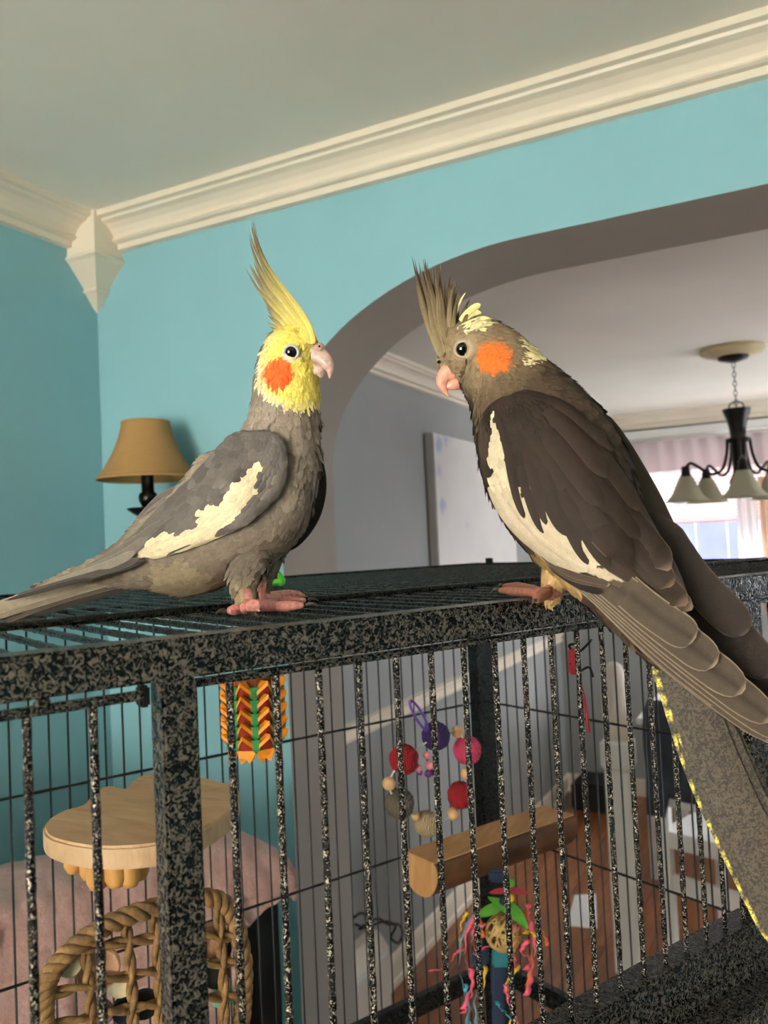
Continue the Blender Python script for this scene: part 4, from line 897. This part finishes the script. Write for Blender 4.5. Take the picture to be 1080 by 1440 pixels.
# orange shredding toy
oc = pb(357, 1004, 20); od = (oc-CAM).dot(FW); R_ = .031
ot = thing('shredding_toy', oc, 'orange and green folded paper shredding toy hanging in the cage', 'bird toy')
M['orange'] = plain('orange_paper', (232, 142, 24), .6, .08, 80); M['redp'] = plain('red_paper', (150, 44, 26), .65, .1, 80); M['greenp'] = plain('green_paper', (40, 128, 62), .6, .1, 80); M['cardb'] = plain('brown_card', (120, 66, 30), .8, .1, 60)
b = MB(); b.tube([oc-ZV*.029, oc+ZV*.040], R_*.66, 8); b.build('core', 'cardb', ot)
def radial(k, n, off=0):
    a = 2*math.pi*(k+off)/n; return Vector((math.cos(a), math.sin(a), 0)), Vector((-math.sin(a), math.cos(a), 0))
for k in range(8):
    rd, tg = radial(k, 8, .35)
    for j in range(5):
        z = .030-.0125*j; o_ = oc+ZV*z; w_ = .0088
        apex = o_+rd*(R_*1.12)+ZV*.006; l_ = o_+rd*(R_*.72)-tg*w_*1.2-ZV*.008; r_ = o_+rd*(R_*.72)+tg*w_*1.2-ZV*.008; tip = o_+rd*(R_*1.05)-ZV*.004; in_ = o_+rd*(R_*.6)+ZV*.005
        b = MB(); th = ZV*.0022
        b.add([apex, l_, l_-th*1.6, apex-th*1.8, r_, r_-th*1.6, in_], [(0, 1, 2, 3), (0, 3, 5, 4), (0, 6, 1), (0, 4, 6)])
        pe = b.build('petal', 'orange', ot)
        b = MB(); b.add([apex-th*1.9-rd*.002, l_-th-rd*.001, r_-th-rd*.001, o_+rd*(R_*.70)-ZV*.012], [(0, 1, 3, 2)]); b.build('petal_lining', 'redp', pe)
    rd, tg = radial(k, 8, .85)
    for j in range(5):
        z = .026-.0125*j; o_ = oc+ZV*z+rd*(R_*.86); b = MB(); b.add([o_+tg*.0045+ZV*.004, o_-tg*.0045+ZV*.004, o_-tg*.004-ZV*.005, o_-ZV*.0085+rd*.002, o_+tg*.004-ZV*.005], [(0, 1, 2, 3, 4)]); b.build('leaf', 'greenp', ot)
    rd, tg = radial(k, 8, .35); o_ = oc-ZV*.0345+rd*R_*.75
    b = MB(); b.add([o_-tg*.010+ZV*.004, o_+tg*.010+ZV*.004, o_+tg*.007-ZV*.004, o_+tg*.004+rd*.004-ZV*.007, o_-ZV*.004, o_-tg*.004+rd*.004-ZV*.008, o_-tg*.008-ZV*.003], [(0, 1, 2, 3, 4, 5, 6)]); b.build('fringe', 'orange', ot)
b = MB(); b.tube([oc+ZV*.038, oc+ZV*((-1.2*U+CZ)-oc.z)], .0016, 6); b.build('hanger', 'black', ot)
# ring of yarn balls
rb = thing('ball_ring_toy', pb(605, 1080, 21), 'hanging ring toy of coloured yarn balls and wooden beads', 'bird toy')
def yarn(nm, c):
    t = NT(nm); v = t.coord('Object', 1); wv = t.n('ShaderNodeTexWave'); wv.inputs['Scale'].default_value = 170; wv.inputs['Distortion'].default_value = 7; wv.inputs['Detail'].default_value = 2; t.l(v, wv.inputs['Vector'])
    t.l(t.ramp(wv.outputs[1], [(.2, tuple(x*.72 for x in c)), (.8, c)]), t.b.inputs['Base Color']); t.set(Roughness=.85); t.bump(wv.outputs[1], .8, .001); return t.m
for x, y, r, c, nm in [(613, 1035, 20, (62, 34, 104), 'purple'), (657, 1055, 20, (236, 74, 116), 'pink'), (568, 1068, 21, (176, 18, 30), 'red'), (648, 1118, 19, (190, 18, 34), 'red'), (562, 1130, 21, (112, 100, 82), 'grey'), (600, 1158, 18, (216, 190, 148), 'cream')]:
    k = 'yarn_'+nm
    if k not in M: M[k] = yarn(k, c)
    P = pb(x, y, 21); d = (P-CAM).dot(FW); b = MB(); r_ = r*d/F; b.ball(P, r_, 22, 14)
    b.v = [q+(q-P)*(.06*noise.noise(q*420)+.03*math.sin((q-P).dot(Vector((600, 900, 1300)))*2)) for q in b.v]
    b.build('yarn_ball', k, rb, smooth=True, origin=P)
M['bead'] = wood('bead_wood', (206, 158, 108), (228, 186, 138), (40, 40, 40), .5, .05)
for x, y, r in [(643, 1029, 8.5), (656, 1088, 8.5), (547, 1102, 9.5), (637, 1145, 9), (585, 1148, 6)]:
    P = pb(x, y, 21); d = (P-CAM).dot(FW); b = MB(); b.ball(P, r*d/F, 14, 10); b.build('bead', 'bead', rb, smooth=True)
b = MB(); b.tube([pb(x, y, 21) for x, y in spline([(613, 1035), (643, 1029), (657, 1055), (656, 1088), (648, 1118), (637, 1145), (600, 1158), (562, 1130), (547, 1102), (568, 1068), (613, 1035)], 60)[:-1]], .0012, 6, closed=True); b.build('wire_ring', 'white', rb, smooth=True)
M['purple'] = plain('purple_plastic', (96, 62, 150), .3, .05, 40); M['pinkp'] = plain('pink_plastic', (224, 140, 150), .4, .06, 60); M['violet'] = plain('violet_plastic', (112, 50, 128), .4, .06, 60)
b = MB(); P, Q = pb(577, 986, 20.9), pb(601, 1026, 20.9); e_ = (Q-P).normalized(); o_ = e_.cross(CB); L_ = (Q-P).length
b.tube([P+e_*(L_*(.5-.5*math.cos(a)))+o_*(.0052*math.sin(a)) for a in [2*math.pi*i/30 for i in range(30)]], .0017, 8, closed=True); b.build('clip', 'purple', rb, smooth=True)
for x, y, r, k in [(600, 1062, 6, 'pinkp'), (604, 1076, 7, 'pinkp'), (588, 1080, 6, 'pinkp'), (590, 1086, 5, 'violet'), (602, 1088, 6, 'violet'), (608, 1086, 5, 'violet')]:
    P = pb(x, y, 20.9); d = (P-CAM).dot(FW); b = MB(); b.ball(P, r*d/F, 10, 8, (1, .7, .9)); b.build('charm', k, rb, smooth=True)
# half-log perch bolted to the far side
la = thing('log_perch', cg(26.2, 24, -11), 'half round wooden log perch bolted to the cage side', 'perch')
E0 = pb(590, 1224, 24); a_0 = (E0-CAM).dot(CA); a_1 = 26.35*U; rl = 35*((E0-CAM).dot(FW))/F; zc_ = E0.z
sec = []
for i in range(40):
    a = 2*math.pi*i/40; y_, z_ = math.cos(a)*rl*1.12, math.sin(a)*rl; z_ = min(z_, rl*.48); sec.append((y_*(1+.03*math.sin(3*a)), z_))
def lpt(a, y_, z_): return Vector((0, 0, 0))+CA*a+CB*(24*U+y_)+ZV*(zc_+z_)
rows = [[lpt(lerp(a_0, a_1, i/12), y_, z_) for y_, z_ in sec] for i in range(13)]
b = MB(); b.grid(rows, closed=True)
lo = b.build('log_side', 'bark', la)
b = MB(); b.prism([lpt(a_0-.0006, y_, z_) for y_, z_ in sec], CA*.0012); b.build('cut_end', 'log', la)
tp = [(y_, z_) for y_, z_ in sec if z_ > rl*.47]; ys = sorted([y_ for y_, _ in tp]); b = MB(); b.span((0, 0, 0), (1, 1, 1)); 
b = MB(); b.box(CA*((a_0+a_1)/2)+CB*(24*U+(ys[0]+ys[-1])/2)+ZV*(zc_+rl*.48+.0008), ((a_1-a_0)/2, (ys[-1]-ys[0])/2*.99, .001), CAX); b.build('flat_top', 'log', la)
# colourful paper strip toy
pc = pb(700, 1300, 22); pd = (pc-CAM).dot(FW); kk = pd/F
pt_ = thing('paper_strip_toy', pc, 'colourful crinkle paper toy with vine ball hanging below log perch', 'bird toy')
def px2(x, y, dz=0): return pc+RT*((x-700)*kk)-UP*((y-1300)*kk)-FW*dz
M['vine'] = wood('vine_wicker', (150, 116, 62), (206, 174, 110), (60, 60, 60), .75, .3)
for i in range(16):
    ax_ = Vector((random.gauss(0, 1), random.gauss(0, 1), random.gauss(0, 1))).normalized(); e1_ = ax_.orthogonal().normalized(); e2_ = ax_.cross(e1_); r_ = 24*kk
    b = MB(); b.tube([px2(706, 1305, .012)+(e1_*math.cos(a)+e2_*math.sin(a))*r_ for a in [2*math.pi*j/24 for j in range(24)]], .0016, 5, closed=True); b.build('vine_loop', 'vine', pt_, smooth=True)
PCOL = {'pk': (226, 92, 120), 'bg': (112, 142, 158), 'yl': (226, 184, 38), 'or': (226, 112, 52), 'tl': (28, 108, 116), 'nv': (22, 40, 66), 'rd': (196, 60, 74), 'gn': (74, 140, 36), 'cy': (58, 164, 186)}
for k, c in PCOL.items(): M['pp_'+k] = plain('paper_'+k, c, .7, .08, 60)
def ribbon(pts, w_, k, dz, cr=.0):
    S = spline(pts, 22); rows = []
    for i, (x, y) in enumerate(S):
        wob = cr*math.sin(i*1.7); p = px2(x+wob, y, dz+.003*math.sin(i*.9)); rows.append([p-RT*(w_*kk*.5)+UP*.0, p+RT*(w_*kk*.5*math.cos(i*.3))-FW*(w_*kk*.4*math.sin(i*.3))])
    b = MB(); b.grid(rows); o = b.build('paper_strip', 'pp_'+k, pt_, smooth=True); md = o.modifiers.new('thickness', 'SOLIDIFY'); md.thickness = .0006
for pts, w_, k, dz in [([(668, 1275), (652, 1310), (648, 1360), (660, 1410), (652, 1450)], 7, 'bg', .01), ([(672, 1272), (658, 1300), (656, 1340), (664, 1375), (650, 1410)], 7, 'pk', .014), ([(650, 1330), (640, 1345), (625, 1360), (606, 1366)], 5, 'pk', .0), ([(660, 1350), (664, 1380), (656, 1405), (650, 1412)], 7, 'pk', .02),
        ([(735, 1275), (748, 1300), (750, 1340), (742, 1380)], 9, 'or', .01), ([(740, 1285), (752, 1320), (748, 1360), (738, 1390)], 9, 'pk', .016), ([(722, 1300), (718, 1340), (716, 1380), (724, 1440)], 8, 'yl', .02), ([(726, 1350), (712, 1380), (720, 1410), (716, 1445)], 7, 'yl', .012), ([(706, 1370), (714, 1395), (726, 1420), (728, 1450)], 6, 'pk', .024), ([(694, 1392), (706, 1405), (720, 1420)], 5, 'cy', .026),
        ([(680, 1350), (678, 1390), (674, 1420), (678, 1450)], 6, 'yl', .014), ([(730, 1272), (742, 1285), (752, 1310), (756, 1335)], 6, 'bg', .006), ([(664, 1290), (672, 1310), (668, 1330), (680, 1324)], 9, 'rd', .02), ([(676, 1285), (664, 1300), (670, 1322), (684, 1318)], 8, 'pk', .024), ([(668, 1280), (680, 1292), (676, 1306)], 8, 'or', .022), ([(738, 1262), (744, 1275), (738, 1290)], 8, 'pk', .018), ([(736, 1308), (732, 1325), (744, 1335), (736, 1350)], 8, 'pk', .024), ([(720, 1290), (724, 1320), (718, 1350)], 9, 'pk', .022), ([(655, 1280), (648, 1310), (650, 1335)], 5, 'yl', .004), ([(734, 1300), (744, 1296), (750, 1306)], 8, 'yl', .022),
        ([(670, 1345), (676, 1370), (668, 1400), (672, 1445)], 7, 'bg', .018), ([(654, 1380), (660, 1420), (664, 1450)], 5, 'cy', .006), ([(756, 1300), (766, 1310), (770, 1330)], 5, 'or', .0)]: ribbon(pts, w_, k, dz, 1.5)
for x, y, sx_, sz_, k, dz in [(673, 1334, 12, 14, 'nv', .016), (704, 1334, 15, 14, 'tl', .02), (700, 1362, 11, 30, 'nv', .01), (700, 1410, 9, 34, 'nv', .006), (697, 1226, 12, 9, 'nv', .012)]:
    b = MB(); b.box(px2(x, y, dz), (sx_*kk, .004, sz_*kk), (RT, FW, UP)); b.build('paper_block', 'pp_'+k, pt_, bevel=.003)
for i in range(7):
    a = 2*math.pi*i/7; p = px2(712, 1243, .018); d_ = RT*math.cos(a)+(-FW*.8+UP*.3)*math.sin(a); o_ = d_.cross(UP).normalized(); b = MB()
    b.grid([[p+d_*(q*30*kk)+o_*(s_*9*kk*math.sin(math.pi*min(1, q*.9+.1)))-UP*(q*q*.004) for s_ in (-1, 0, 1)] for q in (0, .25, .5, .75, 1)]); b.build('petal', 'pp_rd', pt_, smooth=True)
for x, y, a in [(706, 1262, .5), (688, 1266, -.4), (722, 1272, .9)]:
    p = px2(x, y, .022); d_ = (RT*math.cos(a)-UP*math.sin(a)); o_ = UP*math.cos(a)+RT*math.sin(a); b = MB()
    b.grid([[p+d_*((q-.5)*52*kk)+o_*(s_*8*kk*math.sin(math.pi*(.05+.9*q)))-FW*(.003*s_*s_) for s_ in (-1, 0, 1)] for q in [i/8 for i in range(9)]]); b.build('leaf', 'pp_gn', pt_, smooth=True)
for x, y, k in [(714, 1229, 'gn'), (713, 1250, 'yl'), (704, 1254, 'nv')]:
    b = MB(); b.ball(px2(x, y, .026), 6*kk, 10, 8); b.build('bead', 'pp_'+k, pt_, smooth=True)
b = MB(); b.tube([px2(697, 1235, .008), Vector((px2(697, 1235).x, px2(697, 1235).y, zc_))], .0015, 6); b.build('cord', 'black', pt_)
# little red toy near the far side
rt_ = thing('red_bell_toy', pb(812, 935, 13), 'small red plastic toy on a cord by the cage side', 'bird toy')
M['redpl'] = plain('red_plastic', (150, 36, 44), .35, .1, 60)
b = MB(); b.box(pb(806, 930, 13), (.004, .004, .011), (RT, FW, UP)); b.build('block', 'redpl', rt_, bevel=.0015)
b = MB(); b.tube([pb(x, y, 13) for x, y in spline([(812, 905), (800, 908), (812, 918), (832, 900)], 14)], .0012, 6); b.build('hook', 'black', rt_, smooth=True)
b = MB(); b.tube([pb(x, y, 13) for x, y in spline([(802, 932), (812, 945), (828, 938), (834, 952)], 14)], .0012, 6); b.build('hook', 'black', rt_, smooth=True)
b = MB(); b.tube([pb(x, y, 13.2) for x, y in spline([(812, 945), (822, 985), (828, 1030)], 14)], .0016, 6); b.build('cord', 'redpl', rt_, smooth=True)
# green toy leg on the cage top behind the first bird
gt = thing('green_clip_toy', on_top(384, 818), 'bright green plastic toy lying on cage top behind the yellow-faced bird', 'bird toy')
M['lime'] = plain('lime_plastic', (86, 196, 44), .35, .06, 60)
for pts in [[(376, 790), (384, 800), (396, 816), (392, 820)], [(396, 817), (380, 819), (362, 819)]]:
    b = MB(); b.tube([at(x, y, .90) for x, y in spline(pts, 14)], .0042, 8); b.build('strut', 'lime', gt, smooth=True)
b = MB(); b.tube([at(x, y, .89) for x, y in [(371, 800), (374, 812), (376, 819)]], .003, 8); b.build('cord', 'bead', gt, smooth=True)

# ------------------------------------------------------------------ armchair with blanket in the corner behind the cage
def rm(a, b_, z): return Vector((0, 0, 0))+CA*a+CB*b_+ZV*z
ac = thing('armchair', rm(.35, 1.3, 0), 'black upholstered armchair in the corner behind the cage', 'armchair')
M['leather'] = plain('black_upholstery', (20, 20, 20), .55, .2, 30, bump=.2, bscale=150)
def rbox(a0, a1, b0, b1, z0, z1, name, mat, parent, bev):
    m_ = MB(); m_.box(rm((a0+a1)/2, (b0+b1)/2, (z0+z1)/2), ((a1-a0)/2, (b1-b0)/2, (z1-z0)/2), CAX); o = m_.build(name, mat, parent, bevel=bev, smooth=False); return o
rbox(-.12, .652, 1.15, 1.30, .12, 1.175, 'backrest', 'leather', ac, .05); rbox(-.02, .57, 1.30, 1.42, .12, .46, 'seat', 'leather', ac, .04)
rbox(-.12, -.02, 1.28, 1.42, .12, .62, 'armrest', 'leather', ac, .03); rbox(.55, .635, 1.28, 1.42, .12, .62, 'armrest', 'leather', ac, .03)
for a, b_ in [(-.08, 1.2), (.59, 1.2), (-.07, 1.38), (.58, 1.38)]: rbox(a-.025, a+.025, b_-.025, b_+.025, 0, .13, 'leg', 'black', ac, .004)
t = NT('pink_blanket'); v = t.coord('World', 1); n1 = t.noise(v, 60, 4, .7); t.l(t.ramp(n1, [(.3, (222, 166, 154)), (.7, (246, 204, 192))]), t.b.inputs['Base Color']); t.set(Roughness=.95); t.b.inputs['Sheen Weight'].default_value = .4; t.bump(t.noise(v, 140, 5, .8), 1.0, .008); M['blanket'] = t.m
rows = []; NA = 110
for i in range(NA+1):
    a = lerp(-.16, .640, i/NA); hem = .55 if a < .53 else lerp(.55, 1.075, min(1, (a-.53)/.012)); hem += max(0, a-.54)*.4+(.02 if a > .545 else 0)
    top = 1.21-max(0, (a-.53)/.11)**2*.045; row = []
    prof = [(1.128, lerp(hem, top-.05, k/22)) for k in range(23)]+[(1.132+.02*(1-math.cos(x)), top-.05+.05*math.sin(x)) for x in (.3, .6, .9, 1.2, 1.5)]+[(1.19, top+.004), (1.25, top+.004), (1.30, top), (1.325, top-.03), (1.33, top-.12), (1.33, top-.3)]
    for k, (b_, z) in enumerate(prof):
        w_ = .012*noise.noise(Vector((a*14, z*5, 1)))+.011*noise.noise(Vector((a*34+z*18, z*22, 4)))+.006*noise.noise(Vector((a*90, z*90, 2)))+.010*math.sin(a*30+z*6+2*noise.noise(Vector((a*6, z*4, 0))))*(1 if z < top-.06 else .3)
        row.append(rm(a, b_-max(0, w_+.008) if b_ < 1.2 else b_, z+(max(0, w_)*.6 if b_ >= 1.15 else 0)))
    rows.append(row)
b = MB(); b.grid(rows); bk_ = b.build('throw_blanket', 'blanket', smooth=True, origin=rm(.3, 1.2, .6)); tag(bk_, 'fluffy pink blanket draped over the black armchair', 'blanket'); md = bk_.modifiers.new('thickness', 'SOLIDIFY'); md.thickness = .006; md.offset = 1
M['tealc'] = plain('teal_cloth', (24, 104, 112), .9, .08, 40, bump=.2, bscale=300)
b = MB(); b.ball(rm(.10, 1.42, 1.12), .2, 24, 16, (1.05, .35, .72), CAX); b.v = [p for p in b.v]; pi_ = b.build('cushion', 'tealc', smooth=True, origin=rm(.10, 1.42, .98)); tag(pi_, 'teal cushion peeking up behind the pink blanket', 'cushion')  # flattened teal ball showing as a band above the blanket

# ------------------------------------------------------------------ dining room furniture
M['slate'] = plain('slate_cloth', (54, 60, 70), .9, .08, 30, bump=.3, bscale=250)
M['cream'] = plain('cream_paint', (222, 212, 198), .5, .02, 10)
e1_, e2_ = Vector((.93, -.36, 0)).normalized(), Vector((.36, .93, 0)).normalized(); AXC = (e1_, e2_, ZV)
ch_ = thing('dining_chair', (-.35, 3.4, 0), 'white dining chair with open rails under a slate cover', 'chair')
BL = Vector((-.535, 3.285, 0))
def cb(u0, u1, v0, v1, z0, z1, name, mat='white', parent=None, bev=.004):
    m_ = MB(); m_.box(BL+e1_*((u0+u1)/2)+e2_*((v0+v1)/2)+ZV*((z0+z1)/2), ((u1-u0)/2, (v1-v0)/2, (z1-z0)/2), AXC); return m_.build(name, mat, parent or ch_, bevel=bev)
for u_, v_, h_ in [(0, 0, .98), (.40, 0, .98), (0, .40, .47), (.40, .40, .47)]: cb(u_-.018, u_+.018, v_-.018, v_+.018, 0, h_, 'leg')
cb(-.02, .42, -.02, .42, .47, .53, 'seat'); cb(.018, .382, -.012, .012, .30, .37, 'stretcher'); cb(.018, .382, .388, .412, .30, .37, 'stretcher'); cb(.018, .382, -.012, .012, .62, .95, 'backrest')
rows = []
for i in range(31):
    u_ = lerp(-.05, .46, i/30); row = []
    hem = .585 if u_ < .02 else .66
    for k in range(25):
        s_ = k/24
        if s_ < .5: z = lerp(hem, 1.0, s_*2); y_ = -.035
        else: z = lerp(1.0, .72, (s_-.5)*2); y_ = .035
        if abs(s_-.5) < .03: y_ = 0; z = 1.01
        row.append(BL+e1_*u_+e2_*(y_-.008*math.sin(u_*40+z*5)-.004*math.sin(z*23))+ZV*z)
    rows.append(row)
b = MB(); b.grid(rows); so = b.build('chair_cover', 'slate', smooth=True, origin=BL+ZV*.8); tag(so, 'dark slate cloth hung over the white dining chair back', 'cloth'); md = so.modifiers.new('thickness', 'SOLIDIFY'); md.thickness = .004
wp = thing('wooden_post', (-.69, 3.23, 0), 'white painted post with rounded cream top standing on the wood floor', 'post')
b = MB(); b.span((-.735, 3.19, 0), (-.64, 3.285, .76)); b.build('shaft', 'white', wp, bevel=.006)
b = MB(); b.span((-.745, 3.18, .765), (-.63, 3.295, .87)); b.build('collar', 'white', wp, bevel=.008)
b = MB(); b.lathe([(.0001, .865), (.046, .865), (.050, .90), (.050, 1.06), (.045, 1.11), (.030, 1.148), (.012, 1.16), (.0001, 1.162)], (-.687, 3.237, 0), n=28, cap=False); b.build('cap', 'cream', wp, smooth=True)
dt = thing('dining_table', (-.1, 4.5, 0), 'white dining table beyond the slate covered chair', 'table')
b = MB(); b.span((-.78, 4.1, .735), (.62, 5.0, .765)); b.build('tabletop', 'white', dt, bevel=.006)
for x, y in [(-.72, 4.16), (.56, 4.16), (-.72, 4.94), (.56, 4.94)]:
    b = MB(); b.span((x-.035, y-.035, 0), (x+.035, y+.035, .735)); b.build('leg', 'white', dt, bevel=.004)
M['lblue'] = plain('light_blue_card', (150, 190, 226), .5, .04, 20)
b = MB(); b.span((-.70, 4.2, .766), (-.30, 4.5, .83)); tag(b.build('white_box', 'white', bevel=.004, origin=Vector((-.5, 4.35, .766))), 'white box lying on the dining table', 'box')
b = MB(); b.span((-.62, 4.24, .831), (-.34, 4.46, .91)); tag(b.build('blue_box', 'lblue', bevel=.006, origin=Vector((-.48, 4.35, .831))), 'light blue box on top of the white box', 'box')
b = MB(); b.span((-1.36, 5.0, .001), (-1.06, 5.3, .16)); bb_ = MB(); tag(b.build('storage_bin', 'leather', bevel=.012, origin=Vector((-1.2, 5.15, 0))), 'low black bin on the floor by the far wall', 'bin')
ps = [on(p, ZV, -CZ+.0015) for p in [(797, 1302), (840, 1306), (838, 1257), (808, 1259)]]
b = MB(); b.prism(ps, ZV*.0012); tag(b.build('paper_sheet', 'white'), 'pale sheet lying flat on the wood floor', 'paper')  # thin white slab stands in for light falling on the floor
ht = thing('baseboard_heater', (XD+.04, 2.2, 0), 'cream baseboard heater along the grey dining wall', 'heater')
b = MB(); b.prism([(XD+.002, 1.62, .03), (XD+.085, 1.62, .03), (XD+.085, 1.62, .235), (XD+.045, 1.62, .285), (XD+.002, 1.62, .285)], (0, 1.02, 0)); b.build('casing', 'cream', ht, bevel=.003)
b = MB(); b.span((XD+.055, 1.64, .215), (XD+.089, 2.62, .228)); b.build('damper', 'white', ht)
b = MB(); b.span((XD+.01, 1.64, 0), (XD+.07, 2.62, .03)); b.build('foot_rail', 'black', ht)
cbp = [on(p, Vector((1, 0, 0)), XD+.10) for p in spline([(498, 1290), (510, 1284), (520, 1300), (505, 1306), (530, 1292), (545, 1300), (560, 1300), (566, 1312), (560, 1326), (550, 1318), (556, 1302), (540, 1296), (515, 1304), (500, 1300)], 60)]
b = MB(); b.tube(cbp, .0045, 8); tag(b.build('power_cable', 'black', smooth=True, origin=cbp[0]), 'black cable bundled in a loop above the baseboard heater', 'cable')
